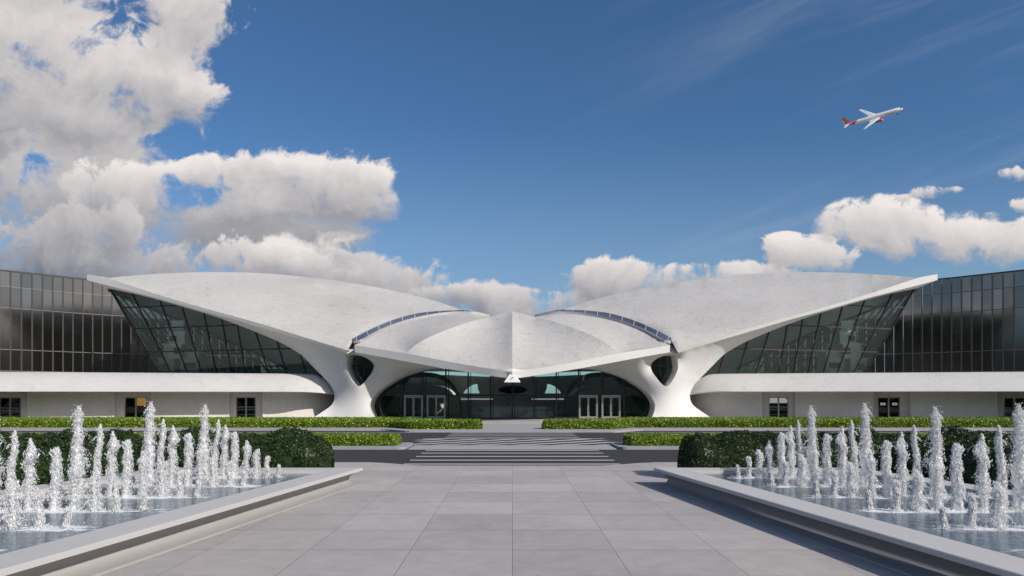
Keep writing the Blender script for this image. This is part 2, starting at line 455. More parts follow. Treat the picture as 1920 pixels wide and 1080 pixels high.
pm = MB()
zt = ROAD + .006
def stripe(x0, x1, y0, y1): pm.add([(x0, y0, zt), (x1, y0, zt), (x1, y1, zt), (x0, y1, zt)], [(0, 1, 2, 3)])
for y in (30.95, 32.8, 34.8, 36.75, 38.55): stripe(-4.9, 4.9, y - .16, y + .16)
for y in (50.3, 52.3, 54.3, 56.0): stripe(-4.95, 4.95, y - .18, y + .18)
for s in MIR: stripe(min(s * 8.4, s * 70), max(s * 8.4, s * 70), 56.0 + .5, 56.25 + .5)
# hatched zone between the islands: slanting bars
for x0 in np.arange(-15, 9, 2.55):
    q = []
    for t in np.linspace(0, 1, 14):
        y = 42.6 + 5.9 * t; x = x0 + 7.6 * t ** .9; q.append((x, y))
    for (a, b), (c, d) in zip(q[:-1], q[1:]):
        if max(a, c) > 6.8 or min(a, c) < -6.6: continue
        pm.add([(a - .42, b, zt), (a + .42, b, zt), (c + .42, d, zt), (c - .42, d, zt)], [(0, 1, 2, 3)])
stripe(-6.4, 6.6, 48.7, 49.0)
tag(pm.build('road_marking', M['paint']), kind='structure')

# planting soil round the fountain
for s in MIR:
    b_ = MB().loft([[(6.0, 23.35, .012), (40, 23.35, .012)], [(6.0, 25.6, .012), (40, 25.6, .012)]])
    b_.loft([[(12.1, 23.3, .014), (15.5, 23.3, .014)], [(17.2, 5, .014), (21, 5, .014)]])
    tag(b_.build('planting_bed', M['soil'], side=s), kind='structure')

# ------------------------------------------------------------------ fountains
ZW = .45
def fan(c, d): return (6.9 + .378 * c * (1 - .02 * c)) + (21 - d) * (.162 + .025 * c)
KIND_H = [.42, .68, .89, 1.15, 1.41, 1.63, 1.79, 2.25]

def profile_sweep(corners, prof):
    C = [Vector((a, b)) for a, b in corners]; n = len(C); rows = []
    area = sum(C[i].x * C[(i + 1) % n].y - C[(i + 1) % n].x * C[i].y for i in range(n))
    sg = 1 if area > 0 else -1
    for i in range(n):
        d0 = (C[i] - C[i - 1]).normalized(); d1 = (C[(i + 1) % n] - C[i]).normalized()
        n0 = Vector((d0.y, -d0.x)) * sg; n1 = Vector((d1.y, -d1.x)) * sg
        mit = (n0 + n1) / (1 + n0.dot(n1))
        rows.append([(C[i].x + mit.x * o, C[i].y + mit.y * o, z) for o, z in prof])
    rows.append(rows[0]); return rows

def basin(side):
    off = .26 if side == 1 else 0
    # drawn for the right-hand fountain, mirrored for the left
    corners = [(4.75 + off, 22.9), (7.44 + off, 6.0), (15.75 + off, 6.0), (11.5 + off, 22.9)]
    mir = -1 if side == 1 else 1
    root = empty('fountain_basin', (mir * 9.5, 15, 0),
                 'sunlit grey stone fountain basin full of jets, left of the plaza walkway' if side == 1 else
                 'grey stone fountain basin with shaded curved wall, right of the plaza walkway', 'fountain')
    sweep = [(-.86, .548), (-.84, .553), (-.02, .553), (0, .54), (0, .455)]
    under = [(-.012, .447), (-.10, .425), (-.2, .385), (-.28, .325), (-.325, .255), (-.335, .19), (-.315, .135), (-.27, .088), (-.2, .05), (-.1, .022), (.0, .006), (.004, -.02)]
    inner = [(-.88, .2), (-.86, .548)]
    wall = MB().loft(profile_sweep(corners, [(.0, .455)] + under))
    wall.build('basin_wall', M['stone'], root, mir, smooth=True)
    rim = MB().loft(profile_sweep(corners, inner + sweep[1:])); rim.build('rim', M['rimstone'], root, mir)
    # coping joints
    w = profile_sweep(corners, [(-.875, ZW)]); w = [q[0] for q in w[:4]]
    nx, ny = 30, 30
    A, D, C_, B = [Vector(q) for q in w]
    rows = [[tuple((A.lerp(B, i / nx)).lerp(D.lerp(C_, i / nx), j / ny)) for i in range(nx + 1)] for j in range(ny + 1)]
    MB().loft(rows, flip=True).build('water', M['water'], root, mir, smooth=True)
    return root
for s in MIR: basin(s)

OCT_V = np.array([(1, 0, 0), (0, 1, 0), (-1, 0, 0), (0, -1, 0), (0, 0, 1), (0, 0, -1)], float)
OCT_F = np.array([(0, 1, 4), (1, 2, 4), (2, 3, 4), (3, 0, 4), (1, 0, 5), (2, 1, 5), (3, 2, 5), (0, 3, 5)])
def jet_mesh(c):
    r_ = np.random.default_rng(100 + c); H = KIND_H[c]
    R0 = [.045, .072, .105, .085, .118, .100, .076, .135][c]
    def rad(t):
        if c in (0, 1): return R0 * (1.0 - .25 * t) * (1 if t < .9 else math.sqrt(max(1 - ((t - .9) / .1) ** 2, .02)))
        if c == 2: return R0 * (1.05 - .35 * t + .12 * math.sin(9 * t)) * (1 if t < .8 else math.sqrt(max(1 - ((t - .8) / .2) ** 2, .03)))
        if c == 3: return R0 * (.78 + .42 * math.exp(-((t - .80) / .11) ** 2) + .25 * (1 - t)) * (1 if t < .84 else max(1 - (t - .84) / .16, .06))
        if c == 4: return R0 * (1.0 + .10 * math.sin(5 * t) - .1 * t) * (1 if t < .92 else math.sqrt(max(1 - ((t - .92) / .08) ** 2, .05)))
        if c == 5: return R0 * (.78 + .5 * math.exp(-((t - .78) / .10) ** 2) + .35 * math.exp(-((t - .35) / .15) ** 2)) * (1 if t < .80 else max(1 - (t - .80) / .2, .05))
        if c == 6: return R0 * (1.15 - .45 * t) * (1 if t < .86 else max(1 - (t - .86) / .14, .07))
        return R0 * ((1.15 - 1.0 * max(t - .42, 0)) + .25 * math.exp(-((t - .42) / .07) ** 2) + .3 * math.exp(-((t - .9) / .05) ** 2)) * (1 if t < .93 else max(1 - (t - .93) / .07, .1)) * (.72 + .4 * (t < .45))
    lean = (.10 if c >= 2 else .03) * H * .35
    def ctr(t):
        q = noise.noise_vector(Vector((t * 3 * H + c * 7.3, c * 2.1, 0)))
        return np.array([lean * (t - .2) * (1 if c != 7 else .1) + q.x * .075 * t, q.y * .05 * t, 0])
    V, Fc = [], []; n = 0
    nr, ns = int(18 + 26 * H), 14
    for i in range(nr + 1):
        t = i / nr; o = ctr(t); rr = rad(t) * .66
        for j in range(ns):
            a = 2 * math.pi * j / ns
            q = noise.noise(Vector((math.cos(a) * 2.2 + c * 5, math.sin(a) * 2.2, t * H * 9))) + .6 * noise.noise(Vector((math.cos(a) * 5 + c * 9, math.sin(a) * 5, t * H * 24)))
            k_ = rr * (1 + .62 * q); V.append((o[0] + k_ * math.cos(a), o[1] + k_ * math.sin(a), t * H))
    for i in range(nr):
        for j in range(ns): Fc.append((i * ns + j, i * ns + (j + 1) % ns, (i + 1) * ns + (j + 1) % ns, (i + 1) * ns + j))
    Fc.append(tuple(range(nr * ns, nr * ns + ns)))
    pos, siz, vert = [], [], []
    N = int(1150 * H + 380)
    for _ in range(N):
        t = r_.random() ** .9; a = r_.random() * 2 * math.pi
        tail = r_.exponential(.09 if c in (4, 6, 1) else .19)
        k_ = rad(min(t, .995)) * (.55 + .40 * r_.random() + tail) + (.012 if t > .9 else 0); o = ctr(t)
        cl = noise.noise(Vector((math.cos(a) * 1.6 + c * 3.7, math.sin(a) * 1.6, t * H * 4.5)))
        if cl < r_.uniform(-.35, .25): continue
        k_ *= 1 + .55 * max(cl, 0)
        pos.append((o[0] + k_ * math.cos(a), o[1] + k_ * math.sin(a), max(t * H * (1 + .02 * r_.random()) - tail * .10, .01)))
        siz.append(.0050 + .010 * r_.random() ** 2); vert.append(1.4 + 3.4 * r_.random())
    # spray thrown sideways off the heads
    arcs = {3: 7, 5: 12, 7: 26, 2: 6, 4: 7, 6: 5}.get(c, 2)
    for _ in range(arcs):
        a = r_.random() * 6.283; t0 = r_.uniform(.25, .95); sp = r_.uniform(.25, .75); o = ctr(t0); L_ = r_.integers(8, 22)
        for q in range(L_):
            u = q / 22; k_ = rad(t0) * .8 + sp * u * .55
            pos.append((o[0] + k_ * math.cos(a) + r_.normal() * .008, o[1] + k_ * math.sin(a) + r_.normal() * .008, max(t0 * H + .25 * sp * u - .75 * u * u + r_.normal() * .012, .01)))
            siz.append(.005 + .010 * r_.random()); vert.append(1 + 1.5 * r_.random())
    for _ in range(int(60 + 60 * H)):        # splash ring on the water
        a = r_.random() * 6.283; k_ = R0 * (.8 + r_.exponential(.9)); pos.append((k_ * math.cos(a) * 1.5, k_ * math.sin(a), abs(r_.normal()) * .035)); siz.append(.008 + .014 * r_.random()); vert.append(.8)
    if c == 7:                               # loose crown of drops on the tall one
        for _ in range(70): 
            pos.append((r_.normal() * .05, r_.normal() * .05, H * r_.uniform(.9, 1.03))); siz.append(.006 + .01 * r_.random()); vert.append(1.3)
    pos = np.array(pos); siz = np.array(siz); vert = np.array(vert); m = len(pos)
    ang = r_.normal(size=(m, 2)) * .5; rot = r_.random(m) * 6.283
    v = OCT_V[None] * np.stack([siz, siz, siz * vert], 1)[:, None, :]
    ca, sa = np.cos(rot)[:, None], np.sin(rot)[:, None]
    x, y, z = v[..., 0] * ca - v[..., 1] * sa, v[..., 0] * sa + v[..., 1] * ca, v[..., 2]
    x = x + z * np.tan(ang[:, 0:1] * .8); y = y + z * np.tan(ang[:, 1:2] * .8)
    dv = np.stack([x, y, z], 2) + pos[:, None, :]
    base = len(V); V = np.vstack([np.array(V), dv.reshape(-1, 3)])
    df = (OCT_F[None] + (np.arange(m) * 6)[:, None, None] + base).reshape(-1, 3)
    Fc += [tuple(q) for q in df.tolist()]
    return V, Fc
JK = ['tiny', 'knee-high', 'stubby', 'feathered', 'thick blunt', 'curling', 'slender pointed', 'tallest']
ORD = ['first', 'second', 'third', 'fourth', 'fifth', 'sixth', 'seventh', 'eighth']
ROWN = ['rearmost', 'second', 'middle', 'fourth', 'nearest']
protos = {}
for s in MIR:
    fx = 'left' if s == 1 else 'right'
    for ri, d in enumerate((21., 19., 17., 15., 13.)):
        for c in range(8):
            x = fan(c, d) + (.26 if s == 1 else 0)
            if abs(x) / d * F > 985: continue
            if c not in protos:
                V, Fc = jet_mesh(c); o = obj('water_jet', V, Fc, M['spray'], smooth=True); protos[c] = o
            else:
                o = protos[c].copy(); COL.objects.link(o)
            o.location = (-x if s == 1 else x, d + ((c * 37 + ri * 11) % 7 - 3) * .03, ZW - .01)
            k_ = 1 + ((c * 5 + ri * 3 + (s == 1)) % 5 - 2) * .015
            o.scale = (k_ * (1 if s == 1 else -1), k_, k_)
            o.rotation_euler = (0, 0, ((ri * 7 + c * 3) % 5 - 2) * .09)
            tag(o, f'{JK[c]} jet, {ROWN[ri]} row of the {fx} fountain, {ORD[c]} from the walkway', 'water jet', 'white water jets of the fountains')

# ------------------------------------------------------------------ hedges
def hedge(name, mat, fn, n, leaf, label, cat, group=None, p=5., rough=.12, nseg=60, core=.92, lump=.8, s_pow=1.0):
    """fn(s) -> front (x,y), back (x,y), height, end factor; a clipped mass of leaves over a dense inner body"""
    V = []; Fc = []; na = 16
    def sect(s, a, k=1.):
        f_, b_, h, e = fn(s); f_ = Vector(f_); b_ = Vector(b_); c_ = (f_ + b_) / 2; hw = (f_ - b_) / 2
        ca, sa = math.cos(a), math.sin(a); r_ = (abs(ca) ** p + abs(sa) ** p) ** (-1 / p)
        q = c_ + hw * ca * r_ * k * (.25 + .75 * e); return Vector((q.x, q.y, h * sa * r_ * k * (.2 + .8 * e)))
    for i in range(nseg + 1):
        for j in range(na + 1):
            q = sect(i / nseg, math.pi * j / na, core); V.append((q.x, q.y, q.z))
    w = na + 1
    for i in range(nseg):
        for j in range(na): Fc.append((i * w + j, i * w + j + 1, (i + 1) * w + j + 1, (i + 1) * w + j))
    Fc.append(tuple(range(w))); Fc.append(tuple(range(nseg * w, nseg * w + w))[::-1])
    r_ = random.Random(name + label); LV = []; LF = []; base = len(V)
    for i in range(n):
        s = r_.random() ** s_pow; u = r_.random()
        if r_.random() < .04: s = (1 - r_.random() * .02) if r_.random() < .5 else r_.random() * .02
        a = math.pi * u; q = sect(s, a)
        q2 = sect(s, a, 1.06); nrm = (q2 - q)
        nrm = nrm.normalized() if nrm.length > 1e-5 else Vector((0, 0, 1))
        nn = noise.noise(q * lump) * .6 + noise.noise(q * lump * 3.1) * .4
        q = q + nrm * (nn * rough + r_.gauss(0, leaf * .55)); q.z = max(q.z, .02)
        d = Vector((r_.gauss(0, 1), r_.gauss(0, 1), r_.gauss(0, 1))).normalized()
        fd = (nrm * .75 + d).normalized()
        t1 = fd.orthogonal().normalized(); t2 = fd.cross(t1); an = r_.random() * 6.283
        t1, t2 = t1 * math.cos(an) + t2 * math.sin(an), t2 * math.cos(an) - t1 * math.sin(an)
        L_ = leaf * r_.uniform(.7, 1.35); w_ = L_ * r_.uniform(.42, .62)
        k_ = base + len(LV)
        LV += [q - t1 * L_, q + t2 * w_ + fd * w_ * .25, q + t1 * L_, q - t2 * w_ + fd * w_ * .25]
        LF.append((k_, k_ + 1, k_ + 2)); LF.append((k_, k_ + 2, k_ + 3))
    o = obj(name, V + [tuple(q) for q in LV], Fc + LF, mat, smooth=False)
    tag(o, label, cat, group); return o

def endf(s, a, b):
    e = 1.
    if s < a: e = min(e, math.sqrt(max(1 - ((a - s) / a) ** 2, 0)))
    if s > 1 - b: e = min(e, math.sqrt(max(1 - ((s - 1 + b) / b) ** 2, 0)))
    return e
for s in MIR:
    nm = 'left' if s == 1 else 'right'
    def far(t, s=s):
        x = 2.62 + t * 55
        tt = min(max((x - 8.3) / 3.5, 0), 1); y = 59.4 + 2.9 * tt * tt * (3 - 2 * tt)
        dep = .9 + 5.0 * min(max((x - 2.6) / 7.0, 0), 1) ** 1.1
        return (-s * x, y), (-s * x, y + dep), .72, endf(t, .006, .001)
    hedge('hedge', M['leaf_light'], far, 52000, .095, f'bright green clipped hedge below the terminal wall, {nm} of the entrance steps', 'hedge', 'clipped green hedges', p=9, rough=.05, nseg=90)
    def med(t, s=s):
        x = 6.75 + t * 26
        return (-s * x, 40.0), (-s * x, 42.1), .60, endf(t, .012, .002)
    hedge('hedge', M['leaf_light'], med, 24000, .062, f'low bright green hedge on the road island, {nm} of the crossing', 'hedge', 'clipped green hedges', p=8, rough=.045, nseg=60)
    def dk(t, s=s):
        x = (6.55 if s == 1 else 6.05) + t * 19; b = 1.53 + .09 * math.sin(x * 1.7 + s) + .07 * math.sin(x * 4.1)
        return (-s * x, 23.5), (-s * x, 25.7 + .2 * math.sin(x * 2)), b, endf(t, .035, .01)
    hedge('boxwood_hedge', M['leaf_dark'], dk, 95000, .035, f'dark bushy boxwood hedge behind the far rim of the {nm} fountain', 'hedge', 'dark boxwood hedges', p=4, rough=.36, nseg=60, core=.90, lump=1.5)
    def sd(t, s=s):
        y = 23.0 - 13.5 * t; x = 12.1 + .26 * (s == 1) + .25 * (22.9 - y)
        return (-s * (x + .1), y), (-s * (x + 1.9), y), 1.52 + .08 * math.sin(y * 2.3), endf(t, .02, .02)
    hedge('boxwood_hedge', M['leaf_dark'], sd, 52000, .036, f'dark boxwood hedge along the outer side wall of the {nm} fountain', 'hedge', 'dark boxwood hedges', p=4, rough=.32, nseg=50, core=.90, lump=1.5)

# ------------------------------------------------------------------ the terminal
T = empty('terminal_building', (0, 75, 0), 'white winged shell terminal with curved roofs and glazed entrance between piers', 'terminal')
def yf(px): return 72.5 + 7.5 * min(max((655 - px) / 492, 0), 1.02) ** 1.05
FT = [(163, 514), (202.5, 522), (292, 551), (375, 575.5), (480, 604.5), (560, 629), (620, 647.5), (652, 657)]
FB = [(163, 525), (202.5, 535.5), (292, 558.5), (375, 582), (440, 599.5), (523, 624), (595, 645), (649, 661.5)]
FT = [(a, b, yf(a)) for a, b in FT]; FB = [(a, b, yf(a) + .15) for a, b in FB]
SKU = [(662, 638.5, 73.3), (690, 623.5, 76.0), (718, 610.5, 78.6), (745, 600.5, 80.9), (773, 592.5, 82.7), (800, 588, 84.2), (829, 585.5, 85.3), (852, 584.8, 86.0), (876, 584.5, 86.4)]
SKL = [(679, 641, 73.0), (698, 630, 75.5), (718, 620, 77.9), (745, 609.5, 80.1), (773, 601, 81.9), (800, 595, 83.3), (829, 590.5, 84.4), (856, 588.3, 85.0), (884, 588.5, 85.3), (902, 590.8, 85.9), (918, 594.5, 86.4)]
RIDGE = [(876, 584.3, 86.6), (843, 573, 90), (801, 560, 93), (745.6, 546.7, 95.5), (690, 535.5, 96.5), (634, 526.7, 96.8), (579, 520, 96.5), (509, 513, 95.5), (440, 510.5, 94), (375, 510.3, 92), (300, 513, 88), (240, 517.4, 83.8), (203, 521.2, 80.2)]
REAVE = [(700, 790, 99), (640, 760, 99.5), (560, 703, 100), (480, 662, 101), (400, 626, 101.5), (300, 586, 100), (240, 560, 92), (206, 543.5, 84)]
SOFF = [(202, 540.5, 82.3), (250, 550.5, 81.8), (292, 561, 81.2), (350, 577.5, 80.4), (400, 592.5, 79.7), (440, 607, 79.1), (480, 622.5, 78.6), (523, 641, 78.1), (545, 653, 77.8), (565, 666, 77.5), (590, 691, 77.1), (601, 702, 76.8)]
PIERL = SOFF + [(618, 720, 76.3), (626, 735, 75.9), (627.5, 745, 75.7), (624, 756, 75.4), (615, 765, 75.1), (588, 783, 74.2), (572, 794.5, 73.4)]
ARCH = [(829, 690.5, 75.2), (810, 691.8, 75.2), (790, 695.5, 75.1), (768, 701, 75), (750, 708, 74.9), (733, 717.5, 74.7), (715, 729, 74.5), (702, 741.5, 74.3), (695, 753, 74.1), (692.8, 762, 74), (695, 774, 73.8), (700, 786, 73.5), (704, 795.5, 73.2)]
CFT = [(664.5, 647, 72), (710, 654.5, 71.1), (759.5, 662.3, 70), (808, 671.5, 69), (857, 681, 68), (900, 688.5, 67.1), (926, 692, 66.6)]
CFB = [(665, 660.5, 72.1), (705, 667.3, 71.3), (745.6, 674.8, 70.4), (790, 683, 69.5), (829, 690, 68.7), (884.5, 699, 67.6), (930, 706, 66.7)]
OCU = [(651.5, 666), (649.5, 688), (653, 700), (658.5, 711), (664, 719), (668, 723), (671.5, 724.5), (676, 723), (683, 717), (691, 707), (697.5, 698), (701, 687.5), (699, 681), (693.5, 675.5), (685, 670.5), (674, 666.8), (662, 664.2)]
CREASE = [(759.5, 662.3, 70), (772, 652, 70.2), (787, 641.5, 70.5), (808, 630.5, 71.4), (829, 621.7, 72.6), (857, 611, 74.9), (884.5, 602.5, 77.6), (903, 597.6, 79.8), (918, 594.5, 82)]
CENTRE = [(960.5, 583.5, 84.6), (960.5, 592, 80.6), (960.5, 610, 75.2), (960.5, 640, 70.5), (960.5, 670, 67.7), (960.5, 692, 66.2)]

def loop(*curves):
    out = []
    for c in curves:
        for q in c:
            q = tuple(q)
            if not out or (abs(out[-1][0] - q[0]) + abs(out[-1][1] - q[1])) > .8: out.append(q)
    while abs(out[0][0] - out[-1][0]) + abs(out[0][1] - out[-1][1]) < .8: out.pop()
    return out

ft = spline(FT, 46); fb = spline(FB, 46); sku = spline(SKU, 30); skl = spline(SKL, 30); ridge = spline(RIDGE, 60)
soff = spline(SOFF, 50); pierl = spline(PIERL, 84); arch = spline(ARCH, 44); cft = spline(CFT, 30); cfb = spline(CFB, 30); crease = spline(CREASE, 26); centre = spline(CENTRE, 22)
wing = loop(ft[ft[:, 0] > 204], sku, ridge)
wingP, wingF, _ = patch(wing, step=9, bulge=2.4)
flank = loop(crease[::-1], [(tuple(q)) for q in cft[cft[:, 0] < 757][::-1]], skl[:-1])
flankP, flankF, _ = patch(flank, step=6, bulge=-.1)
domeb = [tuple(q) for q in cft[cft[:, 0] > 761]] + [(944, 692.4, 66.3)]
topedge = spline([(918, 594.5, 82), (940, 588.3, 83.3), (960.5, 583.5, 84.6)], 8)
dome = loop(crease, topedge, centre, domeb[::-1])
domeP, domeF, _ = patch(dome, step=7, bulge=.15)
but_out = loop([q for q in fb], [(652, 663.5, 72.9), (657, 664, 72.9), (662, 662.5, 72.6)], cfb[cfb[:, 0] < 826], arch, pierl[::-1])
oc = spline([(a, b, 73.6) for a, b in OCU] + [(651.5, 666, 73.6)], 56)[:-1]
butP, butF, butV = patch(but_out, [oc], step=6, bulge=.35)
tk = np.clip((butV[:, 0] - 540) / 80, 0, 1); tk = .35 + 2.45 * tk * tk * (3 - 2 * tk)
butP2, butF2 = thicken(butP, butF, tk)

def mir(P, f, s):
    if s == 1: return P, [tuple(q) for q in f]
    Q = np.array(P).copy(); Q[:, 0] *= -1; return Q, [tuple(q)[::-1] for q in f]
def w3(c): return [W(*q) for q in c]

def eyl(px):           # depth of the lower roof's lip
    t = (600 - px) / 600; y = 74.6 - 7.1 * t * (1 if t > 0 else 1)
    if px > 540: y += 2.6 * ((px - 540) / 90) ** 2
    return y
shells = []
for s in MIR:
    nm = 'left' if s == 1 else 'right'
    # wing roof: front slope + rear slope in one shell
    mb = MB(); mb.add(*mir(wingP, wingF, 1))
    rg = ridge; re_ = spline(REAVE, 60)
    a = np.array(w3(rg)); b = np.array(w3(re_)); mid = a * .5 + b * .5 + np.array([0, 0, 1.6]) * np.sin(np.linspace(0, math.pi, 60))[:, None] ** .7
    mb.loft([[tuple(q) for q in a], [tuple(q) for q in mid], [tuple(q) for q in b]], flip=False)
    roof = mb.build('roof_shell', M['shell'], T, s, smooth=True)
    m_ = MB(); up = w3(ft); lo = w3(fb)
    back = [(q[0] + .2, q[1] + 1.2, q[2] + .05) for q in up]
    m_.loft([lo, up]); m_.loft([up, back])
    # pointed tip closes the edge
    q0, q1 = up[0], lo[0]; m_.add([q0, q1, (q1[0] + 1.0, q1[1] + 3.0, q1[2] - .1), (q0[0] + 1.0, q0[1] + 3.0, q0[2] - .1)], [(0, 1, 2, 3)])
    tipb = [W(163, 514, 80), W(182, 517.6, 79.8), W(203, 521.5, 79.5), W(204, 523.5, 84)]
    m_.add(tipb, [(0, 1, 2, 3)])
    m_.build('roof_edge', M['fascia'], roof, s)
    bt = obj('buttress', *mir(butP2, butF2, s), M['white'], T)
    # glazing of the wing: rulings follow the leaning mullions
    TOP = [(204, 541.5, 82.4), (260, 553.6, 81.8), (320, 569, 81), (370, 583.5, 80.3), (410, 596, 79.8), (444, 609, 79.3), (478, 622.5, 78.9), (518, 640, 78.5), (562, 665, 78), (604, 704, 77.4)]
    BOT = [(300, 704, 85.6), (330, 704, 84.9), (366, 704, 84), (398, 704, 83.2), (430, 704, 82.4), (460, 704, 81.6), (505, 704, 80.6), (538, 704, 79.8), (575, 704, 78.8), (606, 706, 77.9)]
    nT = 73; top = knots(TOP, nT); bot = knots(BOT, nT)
    t3 = [Vector(W(*q)) for q in top]; b3 = [Vector(W(*q)) for q in bot]
    for q in t3: q.y += .12; q.z += .12
    win = MB().loft([[tuple(q) for q in b3], [tuple(q) for q in t3]]).build('wing_window', M['glass'], T, s, smooth=True)
    fr = MB()
    for u in (0, .8, 1.6, 2.4, 3.2, 4.1, 5.0, 6.0, 7.0, 8.0):
        i = int(round(u * (nT - 1) / 9)); fr.bar([b3[i], t3[i]], .10, .22, (0, 1, 0))
    for zl in (8.3, 11.1, 13.6):
        ln = [b.lerp(t, (zl - b.z) / (t.z - b.z)) for t, b in zip(t3, b3) if b.z < zl < t.z]
        fr.bar(ln, .09, .16)
    fr.bar(b3, .14, .2)
    fr.build('frame', M['frame'], win, s)
    # the glazing turns back at its outer corner towards the rear
    c0, c1 = t3[0], b3[0]; d0 = Vector(W(212, 548, 93)); d1 = Vector(W(335, 704, 99))
    n_ = 10
    sg = MB().loft([[tuple(c1.lerp(d1, k_ / n_)) for k_ in range(n_ + 1)][::-1], [tuple(c0.lerp(d0, k_ / n_)) for k_ in range(n_ + 1)][::-1]]).build('side_window', M['glass'], T, s)
    fr = MB()
    for k_ in range(n_ + 1): fr.bar([c1.lerp(d1, k_ / n_), c0.lerp(d0, k_ / n_)], .12, .12)
    for h_ in (.26, .52, .77): fr.bar([c1.lerp(c0, h_), d1.lerp(d0, h_)], .1, .1)
    fr.build('frame', M['frame'], sg, s)
    # rear glazing under the rear eave
    RT = [Vector(W(*q)) for q in spline(REAVE[2:], 40)][::-1]
    RBt = [Vector(W(a, 704, y)) for a, y in ((338, 99), (380, 101), (440, 101.5), (500, 101), (560, 100))]
    rb = [RBt[min(int(k_ / 39 * 4), 3)].lerp(RBt[min(int(k_ / 39 * 4), 3) + 1], k_ / 39 * 4 - min(int(k_ / 39 * 4), 3)) for k_ in range(40)]
    rw = MB().loft([[tuple(q) for q in rb], [tuple(q) for q in RT]]).build('rear_window', M['glass'], T, s)
    fr = MB()
    for k_ in range(0, 40, 2): fr.bar([rb[k_], RT[k_]], .12, .2)
    for zl in (7.2, 9.2, 11.4, 13.4):
        ln = [b.lerp(t, (zl - b.z) / (t.z - b.z)) for t, b in zip(RT, rb) if b.z < zl < t.z - .1]
        if len(ln) > 1: fr.bar(ln, .12, .12)
    fr.bar(RT, .5, .35)
    fr.build('frame', M['frame'], rw, s)
    stt = MB()
    for (a, b, c, d, y) in ((296, 700, 326, 672, 88.5), (306, 672, 340, 645, 88.2), (316, 645, 346, 622, 88.0), (322, 622, 344, 602, 88.3), (338, 700, 372, 660, 89.0)):
        p0 = W(a, b, y); p1 = W(c, d, y); stt.box(p0[0], p1[0], y, y + 2.4, p0[2], p1[2])
        stt.box(p0[0] - .12, p1[0] + .12, y - .12, y + 2.52, p1[2] - .08, p1[2] + .06)
    tw = stt.build('stair_tower', M['hall'], T, s)
    for (a, b, c, d, y) in ((300, 694, 312, 682, 88.4), (326, 664, 338, 652, 88.1), (318, 640, 330, 630, 87.9), (344, 690, 366, 680, 88.9)):
        p0 = W(a, b, y); p1 = W(c, d, y); MB().box(p0[0], p1[0], y, y + .14, p0[2], p1[2]).build('opening', M['dark'], tw, s)  # dark boxes on the face, standing in for shade inside openings
    # oculus between the two limbs of the pier
    oq = [(a + (960 - a) * .036, b + (740 - b) * .036, 76.35) for a, b, _ in oc]
    cx_, cy_ = np.mean([q[0] for q in oq]), np.mean([q[1] for q in oq])
    oq = [((a - cx_) * 1.35 + cx_, (b - cy_) * 1.25 + cy_, y) for a, b, y in oq]
    v = w3(oq); ow = obj('oculus_window', *mir(np.array(v), [tuple(range(len(v)))[::-1]], s), M['glass'], T, False)
    fr = MB()
    fr.bar([W(655, 686, 76.3), W(706, 686, 76.3)], .10, .14); fr.bar([W(690, 655, 76.3), W(676, 735, 76.3)], .07, .12)
    fr.build('frame', M['frame'], ow, s)
    # gutter wall behind the notch between wing and canopy
    MB().loft([[W(648, 662, 73.0), W(664, 664, 72.9)], [W(651, 655, 73.4), W(663, 655, 73.4)], [W(655, 646, 75), W(668, 644, 74)]], flip=True).build('gutter', M['white'], T, s, smooth=True)
    # skylight
    a = [Vector(W(*q)) for q in spline(SKU + [(918, 594.2, 86.9)], 46)]; b = [Vector(W(*q)) for q in spline([(663.5, 644, 72.9)] + SKL, 46)]
    lift = Vector((0, -.05, .22))
    sk = MB().loft([[tuple(q + lift) for q in b], [tuple(q + lift) for q in a]]).build('skylight', M['skyglass'], T, s)
    fr = MB(); fr.bar([q + lift * .6 for q in b], .12, .30); fr.bar([q + lift * .9 for q in a], .06, .12); fr.build('frame', M['skyframe'], sk, s)
    for k_ in range(1, 44, 4): MB().bar([b[k_] + lift * 1.2, a[k_] + lift * 1.2], .06, .05).build('glazing_bar', M['skybar'], sk, s)
    # eyebrow roof of the side hall
    PX = np.unique(np.r_[np.linspace(-260, 540, 60), np.linspace(540, 629, 22)])
    def row(dy, zf, lift_=0.):
        out = []
        for px in PX:
            e = min(max((px - 560) / 69, 0), 1); e = e * e
            Y = eyl(px) + dy * (1 - .35 * e); z = zf - .30 * e * (1 if zf < 4.5 else .6)
            out.append(((px - CX) * Y / F, Y, z))
        return out
    ey = MB().loft([row(3.2, 3.30), row(.6, 3.26), row(.06, 3.26), row(0, 3.30), row(0, 3.40), row(.06, 3.44), row(.75, 4.05), row(1.6, 4.65), row(2.4, 5.08), row(3.0, 5.30), row(3.5, 5.385), row(4.4, 5.40)], flip=False)
    fl = [(x, 103, 5.40) for x, y, z in row(4, 5.3)]; ey.loft([row(4.4, 5.40), fl])
    ey.build('eyebrow_roof', M['eyebrow'], T, s, smooth=True)
    # ground-floor wall with recessed window bays
    def wst(mb, a, b, dy, z0, z1, n=10):
        xs_ = np.linspace(a, b, n); r0, r1 = [], []
        for px in xs_:
            Y = eyl(px) + 3.0 + dy; r0.append(((px - CX) * Y / F, Y, z0)); r1.append(((px - CX) * Y / F, Y, z1))
        mb.loft([r0, r1])
    bays = [(-24, 53, -1, 40), (212, 285, 234, 276), (428, 494, 443, 480)]
    wl = MB(); pil = []; prev = -260
